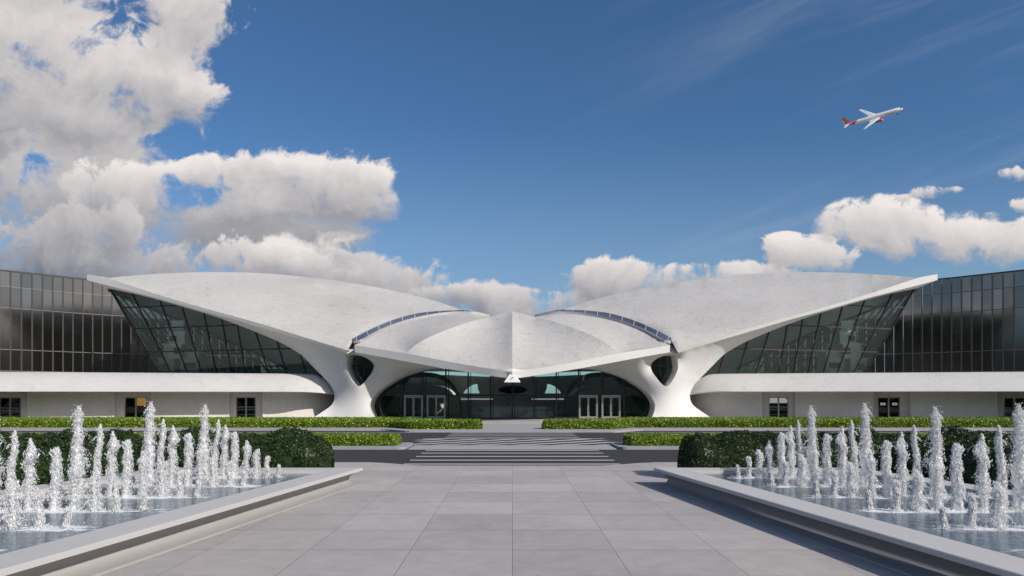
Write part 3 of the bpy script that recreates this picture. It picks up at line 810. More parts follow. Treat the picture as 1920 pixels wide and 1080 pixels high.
    for (a, b, c, d) in bays:
        wst(wl, prev, a, 0, -.05, 3.45, 14)
        wst(wl, a, c, .45, -.05, 3.45, 4); wst(wl, d, b, .45, -.05, 3.45, 4); wst(wl, c, d, .45, 2.74, 3.45, 4); wst(wl, c, d, .45, -.05, .35, 4)
        for q in (a, b):
            Y = eyl(q) + 3.0; X = (q - CX) * Y / F
            wl.add([(X, Y, -.05), (X, Y + .45, -.05), (X, Y + .45, 3.45), (X, Y, 3.45)], [(0, 1, 2, 3) if q == b else (3, 2, 1, 0)])
            pil.append(MB().box(X - .09, X + .09, Y - .06, Y + .10, -.02, 3.40))
        prev = b
    wst(wl, prev, 634, 0, -.05, 3.45, 22)
    wall = wl.build('wall', M['wall'], T, s, smooth=False)
    for q in pil: q.build('pilaster', M['white'], wall, s)
    for bi_, (a, b, c, d) in enumerate(bays):
        def pt(px, dy, z):
            Y = eyl(px) + 3.45 + dy; return ((px - CX) * Y / F, Y, z)
        mid_ = (c + d) / 2
        fr = MB(); z0, z1 = .35, 2.74
        for q in (c + .8, mid_, d - .8): fr.bar([pt(q, .10, z0), pt(q, .10, z1)], .11 if q != mid_ else .16, .12, (0, 1, 0))
        for z in (z0 + .05, z1 - .05): fr.bar([pt(c, .10, z), pt(d, .10, z)], .10, .12)
        f_ = fr.build('window', M['steel'], T, s)
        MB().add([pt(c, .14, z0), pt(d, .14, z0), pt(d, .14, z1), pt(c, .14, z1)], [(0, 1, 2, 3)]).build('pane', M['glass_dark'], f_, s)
        MB().add([pt(c - 14, 2.2, 0), pt(d + 14, 2.2, 0), pt(d + 14, 2.2, 3.2), pt(c - 14, 2.2, 3.2)], [(0, 1, 2, 3)]).build('room_wall', M['dark'], f_, s)  # near-black sheet, the unlit room's shade put into its colour
        bl = MB(); 
        for z in (.75, 1.3, 1.62): bl.bar([pt(c + 2, .5, z), pt(d - 2, .5, z)], .05, .13)
        if bi_ != 1: bl.build('shelf', M['hall'], f_, s)
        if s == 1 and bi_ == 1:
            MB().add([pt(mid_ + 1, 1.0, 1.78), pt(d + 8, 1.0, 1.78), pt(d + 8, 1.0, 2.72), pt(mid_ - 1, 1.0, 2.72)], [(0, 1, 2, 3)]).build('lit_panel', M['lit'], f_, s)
        if s == -1 and bi_ == 1:
            for q in (c + 5, mid_ + 6):
                MB().bar([pt(q, .6, 1.98), pt(q + 9, .6, 1.98)], .04, .26).build('lit_sign', M['sign_lit'], f_, s)
                MB().bar([pt(q + 2, .55, 1.98), pt(q + 7, .55, 1.98)], .03, .10).build('sign_mark', M['sign_red'], f_, s)
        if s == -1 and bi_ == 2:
            MB().add([pt(c - 2, 1.2, 2.05), pt(d + 6, 1.2, 2.05), pt(d + 2, 1.2, 2.7), pt(c + 6, 1.2, 2.7)], [(0, 1, 2, 3)]).build('blind', M['sign_lit'], f_, s)  # blind is no lamp; its brightness is put in as glow

# canopy shell in the middle, both halves in one skin
cm = MB()
for s in MIR:
    for P_, F_ in ((flankP, flankF), (domeP, domeF)):
        Q, G = mir(P_, F_, s); cm.add([tuple(q) for q in Q], G)
# its rear slope
for s in MIR:
    top = [W(*q) for q in spline(SKU + [(918, 594.5, 86.4), (940, 588.3, 85.2), (960.5, 583.5, 84.7)], 30)]
    bk = [(x * 1.0, 101, 10.2 + 1.5 * math.cos(x / 22 * 1.5)) for x, y, z in top]; md = [(a[0], (a[1] + b[1]) / 2, (a[2] + b[2]) / 2 + 1.2) for a, b in zip(top, bk)]
    r3 = [top, md, bk]
    if s == -1: r3 = [[(-x, y, z) for x, y, z in r_] for r_ in r3]
    cm.loft(r3, flip=(s == -1))
can = cm.build('canopy_shell', M['shell'], T, smooth=True)
for s in MIR:
    nose_t = spline(CFT + [(940, 694.5, 66.4), (950, 699, 66.25), (955.5, 703.5, 66.3)], 44)
    nose_b = spline(CFB + [(942, 707.8, 66.5), (949, 708.6, 66.4), (955, 706, 66.35)], 44)
    up = w3(nose_t); lo = w3(nose_b)
    m_ = MB().loft([lo, up])
    m_.loft([up, [(x + .05, y + .55, z + .0) for x, y, z in up]])
    hid = []
    for a, b, y in nose_b:
        hid.append(W(a + (960 - a) * .06, min(b - 9, 690.5) , 77.3))
    m_.loft([hid, lo])
    q0, q1 = up[0], lo[0]; m_.add([q0, q1, (q1[0] + .5, q1[1] + 2.2, q1[2]), (q0[0] + .5, q0[1] + 2.2, q0[2])], [(0, 1, 2, 3)])
    m_.build('canopy_edge', M['fascia'], can, s)
# lip that joins both canopy edges over the scupper
nt = [W(*q) for q in spline([(926, 692, 66.6), (940, 694.5, 66.4), (950, 699, 66.25), (955.5, 703.5, 66.3)], 10)]
ce = [W(*q) for q in spline([(960.5, 691.5, 66.2), (960.5, 696, 66.0), (960.5, 703, 65.95)], 10)]
nb_ = [W(*q) for q in spline([(926, 706, 66.75), (949, 708.8, 66.45), (955.5, 706, 66.35)], 10)]
pl = MB().loft([nt, ce]).loft([ce, [(-x, y, z) for x, y, z in nt]])
pl.loft([[(x, y + 1.5, z + .35) for x, y, z in nb_], nb_]).loft([[(-x, y, z) for x, y, z in nb_], [(-x, y + 1.5, z + .35) for x, y, z in nb_]])
pl.box(-.75, .75, 66.5, 69.5, 4.75, 5.2)
pl.build('prow_lip', M['fascia'], can, smooth=True)
# scupper at the prow
sp = MB()
c0 = [W(944.5, 717, 65.5), W(976.5, 717, 65.5), W(966.5, 702, 65.9), W(954.5, 702, 65.9)]
c1 = [(x, y + 1.6, z) for x, y, z in c0]
sp.add(c0 + c1, [(0, 1, 2, 3), (1, 0, 4, 5), (2, 1, 5, 6), (3, 2, 6, 7), (0, 3, 7, 4), (7, 6, 5, 4)])
spo = sp.build('scupper', M['white'], can)
bv = spo.modifiers.new('bevel', 'BEVEL'); bv.width = .06; bv.segments = 3
h_ = MB(); h_.ellipsoid(W(960.5, 708.5, 65.55), (.07, .06, .07), 10, 6); h_.build('drain_hole', M['board'], spo)

# entrance glazing
YG = 77.0
def gx(px): return (px - CX) * YG / F
top_l = [(a, b) for a, b, _ in ARCH[::-1]] + [(884.5, 697.5), (930, 704.5), (960.5, 706)]
def ztop(px):
    q = px if px <= CX else 2 * CX - px
    xs_ = [a for a, b in top_l if b < 753]; ys_ = [b for a, b in top_l if b < 753]
    return EYE + (HY - np.interp(q, xs_, ys_)) * YG / F
prof = [(px, ztop(px) + .25) for px in np.linspace(684, 2 * CX - 684, 80)]
v = [(gx(a), YG, z) for a, z in prof] + [(gx(a), YG, .28) for a, z in prof[::-1]]
v0 = [(gx(a), YG, .28) for a, z in prof]; v1 = [(gx(a), YG, z) for a, z in prof]
ent = MB().loft([v0, v1]).build('entrance_window', M['glass_hall'], T)
fr = MB()
for px in (708, 751, 793, 836, 878, 920, 960.5, 1001, 1043, 1085, 1128, 1170, 1213):
    fr.box(gx(px) - .075, gx(px) + .075, YG - .12, YG + .06, .28, ztop(px) + .2)
    fr.box(gx(px) + .22, gx(px) + .29, YG + .55, YG + .62, .28, ztop(px) + .2)
zt_ = EYE + (HY - 741) * YG / F
x0 = gx(690)
px_l = [690, 751, 793, 836, 878, 920, 960.5]
fr.box(x0, -x0, YG - .09, YG + .05, zt_ - .08, zt_ + .06)
fr.box(x0, -x0, YG - .10, YG + .08, .26, .42)
fr.build('frame', M['frame'], ent)
for s in MIR:
    for a, b in ((758, 793.5), (800.5, 836)):
        m_ = MB(); A, B = gx(a), gx(b); mid_ = (A + B) / 2; z0, z1 = .30, 2.80; y = YG - .22
        m_.box(A, A + .09, y - .05, y + .1, z0, z1); m_.box(B - .09, B, y - .05, y + .1, z0, z1); m_.box(A, B, y - .055, y + .105, z1, z1 + .14)
        dr = m_.build('door', M['steel'], T, s)
        for q0, q1 in ((A + .10, mid_ - .01), (mid_ + .01, B - .10)):
            l_ = MB(); l_.box(q0, q0 + .10, y - .02, y + .05, z0 + .02, z1 - .02); l_.box(q1 - .10, q1, y - .02, y + .05, z0 + .02, z1 - .02)
            l_.box(q0 + .1, q1 - .1, y - .02, y + .05, z1 - .14, z1 - .02); l_.box(q0 + .1, q1 - .1, y - .02, y + .05, z0 + .02, z0 + .26)
            l_.build('door_leaf', M['steel'], dr, s)
        hb = MB()
        for q in (mid_ - .16, mid_ + .16): hb.box(q - .02, q + .02, y - .12, y - .08, 1.15, 1.75); hb.box(q - .02, q + .02, y - .12, y - .02, 1.2, 1.24); hb.box(q - .02, q + .02, y - .12, y - .02, 1.66, 1.7)
        hb.build('handle', M['frame'], dr, s)
st = MB()
st.box(-17.5, 17.5, 70.2, 100, -.03, .28); st.box(-16.2, 16.2, 69.6, 70.18, -.03, .14)
st.build('steps', M['paving'], T)

# inside of the hall
hx = 30
bw = MB(); zb = lambda py: EYE + (HY - py) * 98 / F
xb = lambda px: (px - CX) * 98 / F
cuts = []
out_l = [(500, 692, 98), (960.5, 692, 98), (960.5, 797, 98), (500, 797, 98)]
out_l = [tuple(q) for seg in zip(out_l, out_l[1:] + out_l[:1]) for q in spline([seg[0], seg[1]], 30)[:-1]]
h1 = [(742, 698.5, 98), (780, 696.5, 98), (840, 696.5, 98), (880, 698.5, 98), (922, 703, 98), (922, 706.5, 98), (880, 705, 98), (840, 703, 98), (780, 703, 98), (742, 706, 98)]
h2 = [(869, 737.5, 98), (872, 732, 98), (880, 725, 98), (888, 721, 98), (895, 720, 98), (896, 729, 98), (899.5, 737.5, 98)]
h3 = [(864, 746.8, 98), (924, 747.2, 98), (924, 749.6, 98), (864, 749.6, 98)]
bp, bf, bv_ = patch(out_l, [h1, h2, h3], step=9)
bp2, bf2 = thicken(bp, bf, np.full(len(bp), .3))
for s in MIR: obj('back_wall', *mir(bp2, bf2, s), M['hall'], T, False)
for s in MIR:      # arched gallery inside
    ga = [(722, 741), (727, 733), (740, 726), (757, 721.5), (780, 719.5), (803, 720), (822, 723.5), (838, 731), (846, 741)]
    ga = [(a, b, 88.) for a, b in ga]; top = w3(spline(ga, 20)); lo = [(x, y, 3.0) for x, y, z in top]
    m_ = MB().loft([lo, top]); m_.loft([top, [(x, y + 8, z) for x, y, z in top]]); m_.loft([[(x, y + 8, z) for x, y, z in lo], lo])
    m_.build('gallery', M['hall'], T, s)
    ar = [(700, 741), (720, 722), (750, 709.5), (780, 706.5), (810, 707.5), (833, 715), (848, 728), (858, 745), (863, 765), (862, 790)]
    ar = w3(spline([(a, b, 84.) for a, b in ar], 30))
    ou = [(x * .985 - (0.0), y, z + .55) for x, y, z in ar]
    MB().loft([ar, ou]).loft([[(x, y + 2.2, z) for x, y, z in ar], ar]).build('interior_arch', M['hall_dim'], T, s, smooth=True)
    # side wall of hall, keeps daylight out of the lower storey
    MB().add([(-23.5, 79, 0), (-23.5, 100.9, 0), (-23.5, 100.9, 5.4), (-23.5, 79, 5.4)], [(0, 1, 2, 3)]).build('side_wall', M['hall'], T, s)
stp = MB()
for k_ in range(7): stp.box(-5.2, 5.2, 86 + k_ * .42, 89.2, .28 + k_ * .16, .28 + (k_ + 1) * .16)
stp.build('staircase', M['hall'], T)

db = MB(); c_ = W(961, 730.5, 83.5); db.ellipsoid(c_, (1.75, .9, .52), 28, 12)
bd = db.build('departures_board', M['board'], smooth=True)
tag(bd, 'dark oval departures board hanging behind the entrance glass under the prow', 'board')
band = MB().bar([(c_[0] - 1.35, c_[1] - .72, c_[2] + .02), (c_[0] - .6, c_[1] - .88, c_[2] + .02), (c_[0] + .6, c_[1] - .88, c_[2] + .02), (c_[0] + 1.35, c_[1] - .72, c_[2] + .02)], .05, .2)
band.build('screen', M['frame'], bd); 
rod = MB().bar([(c_[0], c_[1], c_[2] + .45), (c_[0], c_[1], c_[2] + 6)], .05, .05); rod.build('hanging_rod', M['frame'], bd)
for s in MIR:
    c_ = W(918, 772, 82)
    d_ = MB(); pr = [(1.5, .28), (1.15, .5), (.95, .9), (1.0, 1.1), (1.35, 1.28), (1.5, 1.32), (0.02, 1.33)]
    rows = [[(c_[0] + r_ * 1.25 * math.cos(a), c_[1] + r_ * .8 * math.sin(a), z) for a in np.linspace(0, 2 * math.pi, 25)] for r_, z in pr]
    d_.loft(rows); dk_ = d_.build('information_desk', M['hall'], side=s, smooth=True)
    tag(dk_, f'curved white information desk inside the hall, {"left" if s == 1 else "right"} of the hanging board', 'desk', None)

# ------------------------------------------------------------------ hotel slabs behind the wings
def slab(s):
    nm = 'left' if s == 1 else 'right'
    root = empty('glass_building', (-s * 62, 100, 0), 'curved bronze glass office block behind the left wing, reflecting bright sky' if s == 1 else
                 'curved dark glass office block behind the right wing of the terminal', 'office block')
    cp = spline([((-260 - CX) * 83 / F, 83), ((0 - CX) * 93 / F, 93), ((175 - CX) * 101 / F, 101), ((300 - CX) * 105.5 / F, 105.5), ((490 - CX) * 110 / F, 110)], 200)
    seg = np.r_[0, np.cumsum(np.linalg.norm(np.diff(cp, axis=0), axis=1))]; n = int(seg[-1] / 1.24)
    q = np.linspace(0, seg[-1], n + 1); P2 = np.stack([np.interp(q, seg, cp[:, i]) for i in (0, 1)], 1)
    zl = [0.3, 3.6, 6.25, 9.2, 14.9, 17.8, 19.85]
    gl = MB(); r2 = random.Random(5 + s)
    for i in range(n):
        a, b = P2[i], P2[i + 1]
        for z0, z1 in zip(zl[:-1], zl[1:]):
            j = [r2.uniform(-.006, .006) for _ in range(4)]
            gl.add([(a[0], a[1] + j[0], z0), (b[0], b[1] + j[1], z0), (b[0], b[1] + j[2], z1), (a[0], a[1] + j[3], z1)], [(0, 1, 2, 3)])
    gl.build('glass_wall', M['curtain'], root, s)
    fr = MB()
    for a in P2: fr.box(a[0] - .05, a[0] + .05, a[1] - .13, a[1] + .05, 0, 19.9)
    for z in zl[1:-1]: fr.bar([(a[0], a[1] - .05, z) for a in P2], .08, .10)
    fr.build('mullion_grid', M['bronze'], root, s)
    m_ = MB(); t = [(a[0], a[1] - .1, 19.88) for a in P2]; m_.loft([t, [(x, y, 20.08) for x, y, z in t]]); m_.loft([[(x, y, 20.08) for x, y, z in t], [(x, y + 18, 20.08) for x, y, z in t]])
    e = P2[-1]; m_.add([(e[0], e[1], 0), (e[0] + .3, e[1] + 18, 0), (e[0] + .3, e[1] + 18, 20.08), (e[0], e[1], 20.08)], [(0, 1, 2, 3)])
    m_.build('roof', M['frame'], root, s)
for s in MIR: slab(s)

# unseen dark trees added behind the viewer to darken the glass reflections
def wood():
    V, Fc = [], []; r_ = random.Random(3)
    for i in range(13000):
        a = r_.uniform(-1.5, 1.5); d = r_.uniform(112, 135); x = d * math.sin(a) * 1.3; y = -d * math.cos(a) * .9 + 30
        top = 27 + 3.5 * noise.noise(Vector((x * .04, y * .04, 0))) + 2 * noise.noise(Vector((x * .15, 0, 5)))
        z = r_.uniform(0, top); L_ = r_.uniform(1.2, 2.6); k_ = len(V)
        d1 = Vector((r_.gauss(0, 1), r_.gauss(0, 1), r_.gauss(0, 1))).normalized(); d2 = d1.orthogonal().normalized()
        c = Vector((x, y, z)); V += [c - d1 * L_, c + d2 * L_ * .8, c + d1 * L_, c - d2 * L_ * .8]; Fc.append((k_, k_ + 1, k_ + 2, k_ + 3))
    o = obj('woodland', [tuple(v) for v in V], Fc, M['wood'], smooth=False); tag(o, kind='stuff')
wood()

# ------------------------------------------------------------------ airliner
def airliner():
    root = empty('airliner', (505.29, 956.8, 391.52), 'white airliner with red tail and engine climbing in the blue sky', 'airplane')
    root.rotation_mode = 'QUATERNION'; root.rotation_quaternion = Quaternion((.89915, .35483, -.16024, -.19987))
    wm = plain('white_aircraft_paint', (.82, .81, .80), .3); rm = plain('red_aircraft_paint', (.68, .075, .02), .35); pk = plain('pale_red_lettering', (.72, .22, .18), .4)
    om = plain('ochre_tail_pattern', (.75, .36, .10), .4); gm = plain('dark_grey_rubber', (.03, .03, .03), .6); lm = plain('red_light_cover', (.6, .04, .03), .4)
    st = [(37, .05, -.6), (36.3, .9, -.5), (35, 1.7, -.3), (32.5, 2.55, -.1), (29, 3.05, 0), (24, 3.1, 0), (-12, 3.1, 0), (-20, 2.85, .25), (-27, 2.15, .8), (-33, 1.15, 1.5), (-36.2, .5, 1.8), (-37, .1, 1.9)]
    rows = [[(x, r * math.cos(a), z + r * math.sin(a)) for a in np.linspace(0, 2 * math.pi, 25)] for x, r, z in st]
    fu = MB().loft(rows, flip=True).build('fuselage', wm, root, smooth=True, local=True)
    # red band before the tail and the lettering stripe, set a little proud of the skin
    def skin(x0, x1, a0, a1, m, name, k=1.012, skew=0.):
        xs_ = [q[0] for q in st][::-1]; rr = [q[1] for q in st][::-1]; zz = [q[2] for q in st][::-1]; rws = []
        for x in np.linspace(x0, x1, 10):
            rw_ = []
            for a in np.linspace(a0, a1, 10):
                xx = x + skew * (a - a0) / (a1 - a0); r = np.interp(xx, xs_, rr) * k; rw_.append((xx, r * math.cos(a), np.interp(xx, xs_, zz) + r * math.sin(a)))
            rws.append(rw_)
        MB().loft(rws).build(name, m, fu, smooth=True, local=True)
    skin(-33, -25.5, -math.pi * .92, math.pi * .06 - math.pi, rm, 'tail_band') if False else None
    skin(-31.5, -24.5, -2.1, -2.1 - 3.2, rm, 'tail_band', skew=6.5)
    skin(14, 27, math.pi + .42, math.pi + .60, pk, 'lettering') if False else skin(15, 27.5, -.30, -.02, pk, 'lettering')
    skin(15, 27.5, math.pi + .02, math.pi + .30, pk, 'lettering')
    skin(-22, 30, -2.0, -1.14, gm, 'belly_panel', 1.006)
    skin(34.0, 35.2, .35, 2.8, gm, 'cockpit_window')
    def wingp(name, m, root_le, root_te, tip_le, tip_te, y0, y1, z0, z1, th, kink=None):
        for sd in (1, -1):
            v = []; 
            ss = [0, .33, 1.0]; 
            for t in ss:
                le = root_le + (tip_le - root_le) * t; te = root_te + (tip_te - root_te) * t
                if kink is not None and t == .33: te = kink
                y = (y0 + (y1 - y0) * t) * sd; z = z0 + (z1 - z0) * t ** 1.3; h = th * (1 - .8 * t)
                v += [(le, y, z), (le * .7 + te * .3, y, z + h * .55), (te, y, z + .02), (le * .7 + te * .3, y, z - h * .45)]
            f = []
            for i in range(2):
                for k in range(4): 
                    q = (4 * i + k, 4 * i + (k + 1) % 4, 4 * i + 4 + (k + 1) % 4, 4 * i + 4 + k); f.append(q if sd == -1 else q[::-1])
            f.append((8, 9, 10, 11)); MB().add(v, f).build(name, m, root, local=True, smooth=False)
    wingp('wing', wm, 10.5, -4.5, -12.2, -14.8, 2.4, 32, -1.6, 2.5, 1.5, kink=-5.0)
    wingp('stabilizer', wm, -29.5, -35, -35.3, -37.6, .9, 10.7, 1.3, 2.3, .6)
    v = [(-26, -.25, 3.0), (-26, .25, 3.0), (-35.5, .15, 2.6), (-35.5, -.15, 2.6), (-35.2, -.12, 13), (-35.2, .12, 13), (-38.3, .08, 13), (-38.3, -.08, 13), (-29.3, -.25, 4.6), (-29.3, .25, 4.6)]
    fin = MB().add(v, [(0, 8, 9, 1), (8, 4, 5, 9), (1, 9, 5, 6, 2), (0, 3, 7, 4, 8), (2, 6, 7, 3), (4, 7, 6, 5)]).build('tail_fin', rm, root, local=True)
    for sd in (1, -1):
        pt_ = MB()
        for i in range(4):
            x = -31 - i * 1.5; z = 5 + i * 2.0
            pt_.add([(x, sd * .29, z), (x - 2.6, sd * .29, z - .4), (x - 2.9, sd * .29, z + 1.2), (x - .6, sd * .29, z + 1.5)], [(0, 1, 2, 3)])
        pt_.build('tail_pattern', om, fin, local=True)
        en = MB(); pr = [(10.9, 1.45), (11.1, 1.75), (10.2, 1.95), (7.5, 1.95), (5.0, 1.6), (3.6, 1.15)]
        en.loft([[(x, sd * 10 + r * math.cos(a), -3.1 + r * math.sin(a)) for a in np.linspace(0, 2 * math.pi, 19)] for x, r in pr], flip=True)
        e_ = en.build('engine', rm, root, local=True, smooth=True)
        li = MB().loft([[(x, sd * 10 + r * math.cos(a), -3.1 + r * math.sin(a)) for a in np.linspace(0, 2 * math.pi, 19)] for x, r in ((11.12, 1.76), (11.3, 1.6), (10.6, 1.42))], flip=True); li.build('intake_lip', wm, e_, local=True, smooth=True)
        ex = MB().loft([[(x, sd * 10 + r * math.cos(a), -3.1 + r * math.sin(a)) for a in np.linspace(0, 2 * math.pi, 19)] for x, r in ((3.7, 1.1), (2.0, .75), (1.2, .1))], flip=True); ex.build('exhaust', gm, e_, local=True, smooth=True)
        py = MB(); py.box(2.5, 8, sd * 10 - .2, sd * 10 + .2, -1.6, -.6); py.build('pylon', wm, e_, local=True)
    ng = MB(); ng.box(29.7, 30.1, -.2, .2, -5.3, -2.9); gr = ng.build('nose_gear', lm, root, local=True)
    wh = MB()
    for sd in (.5, -.5): wh.ellipsoid((29.9, sd, -5.4), (.75, .3, .75), 14, 8)
    wh.build('wheel', gm, gr, local=True, smooth=True)
    bx = MB(); bx.box(-6.5, 6.0, -2.4, 2.4, -3.45, -1.7); bo = bx.build('belly_fairing', wm, root, local=True); b2 = bo.modifiers.new('bevel', 'BEVEL'); b2.width = .9; b2.segments = 3
airliner()

# ------------------------------------------------------------------ sky, sun, camera
EL, AZ = math.radians(33), math.radians(47)        # sun to the right and behind the viewer
sd = Vector((math.cos(EL) * math.sin(AZ), -math.cos(EL) * math.cos(AZ), math.sin(EL)))
sl = bpy.data.lights.new('sun', 'SUN'); sl.energy = 4.0; sl.angle = math.radians(.9); sl.color = (1., .93, .85)
so = bpy.data.objects.new('sun', sl); COL.objects.link(so); so.rotation_euler = sd.to_track_quat('Z', 'Y').to_euler(); so.location = (60, -60, 60)

wd = bpy.data.worlds.new('World'); sc.world = wd; wd.use_nodes = True
t = NT(wd.node_tree); t.n.clear()
wo = t.new('ShaderNodeOutputWorld'); bg = t.new('ShaderNodeBackground'); bg.inputs[1].default_value = .10
t.l.new(bg.outputs[0], wo.inputs[0])
sky = t.new('ShaderNodeTexSky', sky_type='NISHITA'); sky.sun_disc = False; sky.sun_elevation = EL
sky.sun_rotation = math.atan2(sd.x, sd.y); sky.altitude = 300; sky.air_density = 1.0; sky.dust_density = .8; sky.ozone_density = 2.5
dr = t.new('ShaderNodeTexCoord').outputs['Generated']; X, Y, Z = t.xyz(t.vm('NORMALIZE', dr))
yy = t.m('MAXIMUM', t.m('ABSOLUTE', Y), .12)
U = t.m('DIVIDE', X, yy); V = t.m('DIVIDE', Z, yy)
uv = t.comb(U, V, 0.)
# cloud masses, far to near: blobs (centre, half-widths, weight), brightness of crown and base, tilt of the light
MASSES = [
    ([(120, 430, 420, 95, 1.5), (480, 470, 260, 70, 1.2), (-200, 430, 300, 140, 1.4)], .50, .16, .25),
    ([(150, 265, 260, 60, .9), (40, 360, 190, 110, 1.25), (150, 340, 170, 70, 1.0), (230, 420, 150, 60, .9), (-250, 330, 260, 170, 1.2)], .78, .36, .10),
    ([(0, 130, 270, 160, 1.2), (190, 150, 180, 110, 1.1), (300, 180, 90, 60, .9), (385, 198, 75, 36, .8), (370, 35, 85, 75, .95), (150, -30, 240, 70, .9), (90, 235, 180, 50, .9), (-300, 100, 300, 260, 1.2)], .92, .34, .55),
    ([(640, 520, 150, 52, 1.1), (735, 540, 75, 42, 1.0), (500, 500, 200, 60, 1.1), (300, 520, 250, 60, 1.0)], .80, .25, .2),
    ([(420, 372, 300, 66, 1.45), (360, 400, 150, 50, .8), (500, 335, 190, 44, .8), (655, 362, 90, 56, 1.1), (250, 375, 120, 62, .9), (305, 345, 50, 34, .5), (390, 330, 55, 38, .6), (482, 322, 52, 38, .6), (560, 328, 40, 30, .5), (612, 345, 36, 34, .45), (670, 340, 46, 36, .6), (720, 385, 40, 30, .6)], 1.0, .30, .15),
    ([(195, 440, 105, 70, 1.25), (40, 470, 190, 90, 1.25), (300, 495, 190, 60, 1.15), (120, 515, 220, 50, 1.1), (-200, 450, 250, 110, 1.2)], .68, .02, .6),
    ([(450, 480, 110, 42, 1.1), (560, 500, 110, 36, .8), (400, 500, 200, 40, .9)], .98, .30, .4),
    ([(905, 556, 115, 24, 1.2), (960, 575, 90, 30, .8), (1090, 565, 150, 40, 1.0), (1000, 590, 200, 40, .9)], .80, .16, .1),
    ([(1230, 522, 200, 44, 1.35), (1120, 535, 110, 46, 1.1), (1380, 522, 150, 34, 1.15)], .95, .25, .1),
    ([(1500, 482, 85, 34, 1.15), (1575, 488, 60, 26, .95), (1460, 470, 40, 24, .8)], 1.0, .50, .1),
    ([(1650, 425, 90, 48, 1.2), (1740, 455, 150, 48, 1.15), (1880, 465, 130, 46, 1.1), (2100, 440, 180, 70, 1.2)], 1.0, .48, .1),
    ([(1738, 359, 28, 13, .72), (1790, 357, 18, 8, .54), (1908, 326, 30, 14, .95), (1914, 388, 32, 17, .95), (1858, 404, 22, 13, .8), (1692, 372, 14, 8, .55), (1370, 472, 18, 9, .5)], .92, .6, .1)]
def voro(vec, scale, det):
    vo = t.new('ShaderNodeTexVoronoi', feature='F1', voronoi_dimensions='2D', normalize=True); t.put(vo, 'Vector', vec)
    vo.inputs['Scale'].default_value = scale; vo.inputs['Detail'].default_value = det; vo.inputs['Roughness'].default_value = .55; vo.inputs['Lacunarity'].default_value = 2.1
    return vo.outputs[0]
warp = t.new('ShaderNodeTexNoise', noise_dimensions='2D'); t.put(warp, 'Vector', uv); warp.inputs['Scale'].default_value = 6.; warp.inputs['Detail'].default_value = 5.
uvw = t.vm('ADD', uv, t.vm('MULTIPLY', t.vm('SUBTRACT', warp.outputs[1], (.5, .5, .5)), (.07, .07, 0.)))
def puff(vec, det=9):
    n1 = t.noise(vec, 5.6, det, .62, 0., '2D'); n2 = t.noise(vec, 2.3, 2, .5, 0., '2D'); n3 = t.noise(vec, 19., 6, .66, .3, '2D')
    a = t.m('MULTIPLY', t.m('SUBTRACT', n1, .5), 7.4); b = t.m('MULTIPLY', t.m('SUBTRACT', .30, voro(vec, 10., 2.)), 3.4)
    c = t.m('ADD', t.m('MULTIPLY', t.m('SUBTRACT', .30, voro(vec, 24., 2.)), 1.7), t.m('MULTIPLY', t.m('SUBTRACT', n3, .5), 3.6))
    return t.m('ADD', t.m('ADD', t.m('ADD', a, b), c), t.m('MULTIPLY', t.m('SUBTRACT', n2, .5), 2.0))
tint = t.mix(1., sky.outputs[0], rgb(.53, .785, .98), 'MULTIPLY')
# thin cirrus streaks
ci = t.noise(t.comb(t.m('ADD', U, t.m('MULTIPLY', V, -.9)), t.m('MULTIPLY', t.m('ADD', V, t.m('MULTIPLY', U, -.35)), 5.), 2.), 2.2, 5, .6, .4)
cir = t.m('MULTIPLY', t.ramp(ci, .50, .85), t.m('MULTIPLY', t.ramp(U, .0, .6), .22))
tint = t.mix(t.ramp(V, .42, .03, 0., .42), tint, rgb(3.6, 4.7, 5.6))
c1 = t.mix(cir, tint, rgb(6.2, 6.7, 7.2))
P0 = puff(uvw); P1 = puff(t.vm('ADD', uvw, (.018, .034, 0.)), 5)
relief = t.m('MULTIPLY', t.m('SUBTRACT', P0, P1), .105)
up_ok = t.ramp(V, -.02, .02); front = t.m('MULTIPLY', up_ok, t.ramp(Y, .0, .15))
fin = c1
def cumulus(fin, D, h, hi, lo, tilt, mask):
    soft = t.ramp(h, -.7, .7, 2.5, 1.1)
    al = t.m('MULTIPLY', t.ramp(t.m('DIVIDE', t.m('ADD', D, .08), soft), 0., 1.), mask)
    L_ = t.m('ADD', t.m('MULTIPLY_ADD', h, .62, .46), relief)
    L_ = t.m('ADD', L_, t.ramp(D, .2, 1.6, .10, -.06))
    L_ = t.ramp(L_, .05, 1.05, lo, hi, smooth=False)
    return t.mix(al, fin, t.mix(L_, rgb(1.1, 1.4, 2.0), rgb(8.7, 8.1, 7.8)))
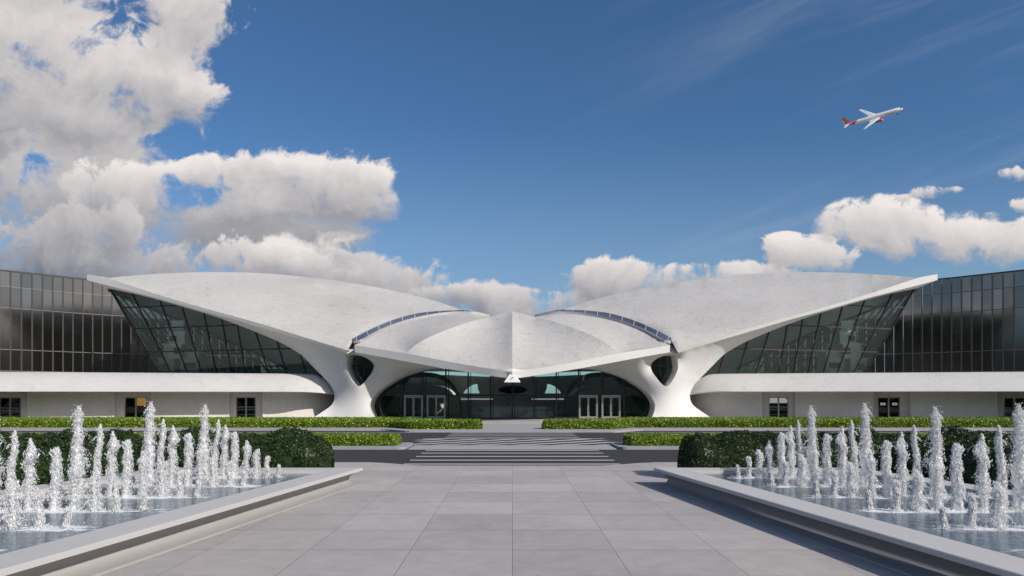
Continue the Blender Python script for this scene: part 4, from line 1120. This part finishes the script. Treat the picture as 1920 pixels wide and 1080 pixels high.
for bl, hi, lo, tilt in MASSES:
    gain = 1.35 if max(q[3] for q in bl) < 40 else (.55 if bl[0][4] == 1.5 else 1.0)
    tot = None; hs = None
    for (cx, cy, rx, ry, wgt) in bl:
        a = t.m('MULTIPLY', t.m('SUBTRACT', U, (cx - CX) / F), F / rx); b = t.m('MULTIPLY', t.m('SUBTRACT', V, (HY - cy) / F), F / ry)
        e = t.m('MULTIPLY', t.m('POWER', .30, t.m('MULTIPLY_ADD', a, a, t.m('MULTIPLY', b, b))), wgt)
        g = t.m('MULTIPLY', e, t.m('MULTIPLY_ADD', a, tilt, b))
        tot = e if tot is None else t.m('ADD', tot, e); hs = g if hs is None else t.m('ADD', hs, g)
    h = t.m('DIVIDE', hs, t.m('ADD', tot, .02))
    D = t.m('ADD', t.m('MULTIPLY_ADD', t.m('SMOOTH_MIN', tot, 1.2, .3), 2.3, -1.25), t.m('MULTIPLY', P0, t.ramp(tot, .02, .22, 0., gain)))
    fin = cumulus(fin, D, h, hi, lo, tilt, front)
# behind the viewer, unseen: bright cloud added near the sun to lift glass reflections
back = t.m('MULTIPLY', up_ok, t.ramp(Y, .0, -.15)); sunny = t.ramp(X, -.05, .6)
nb = t.m('ADD', t.m('MULTIPLY_ADD', sunny, 1.6, -.55), P0)
fin = t.mix(t.m('MULTIPLY', t.m('MULTIPLY', t.ramp(nb, 0., 1.4), back), .9), fin, rgb(13., 11.6, 10.2))
t.l.new(fin, bg.inputs[0])
wd.cycles.sampling_method = 'MANUAL'; wd.cycles.sample_map_resolution = 512

cam = bpy.data.cameras.new('camera'); co = bpy.data.objects.new('camera', cam); COL.objects.link(co)
co.location = (0, 0, EYE); co.rotation_euler = (math.pi / 2, 0, 0)
cam.sensor_width = 36; cam.lens = 24; cam.shift_y = 200 / 1920; cam.shift_x = -.5 / 1920; cam.clip_end = 5000; cam.clip_start = .1
sc.camera = co
sc.view_settings.view_transform = 'Standard'; sc.view_settings.look = 'None'; sc.view_settings.exposure = 0; sc.view_settings.gamma = 1
sc.render.engine = 'CYCLES'
sc.cycles.use_denoising = True
sc.cycles.max_bounces = 10; sc.cycles.transparent_max_bounces = 24; sc.cycles.diffuse_bounces = 5; sc.cycles.glossy_bounces = 4
sc.cycles.caustics_reflective = False; sc.cycles.caustics_refractive = False; sc.cycles.sample_clamp_indirect = 8
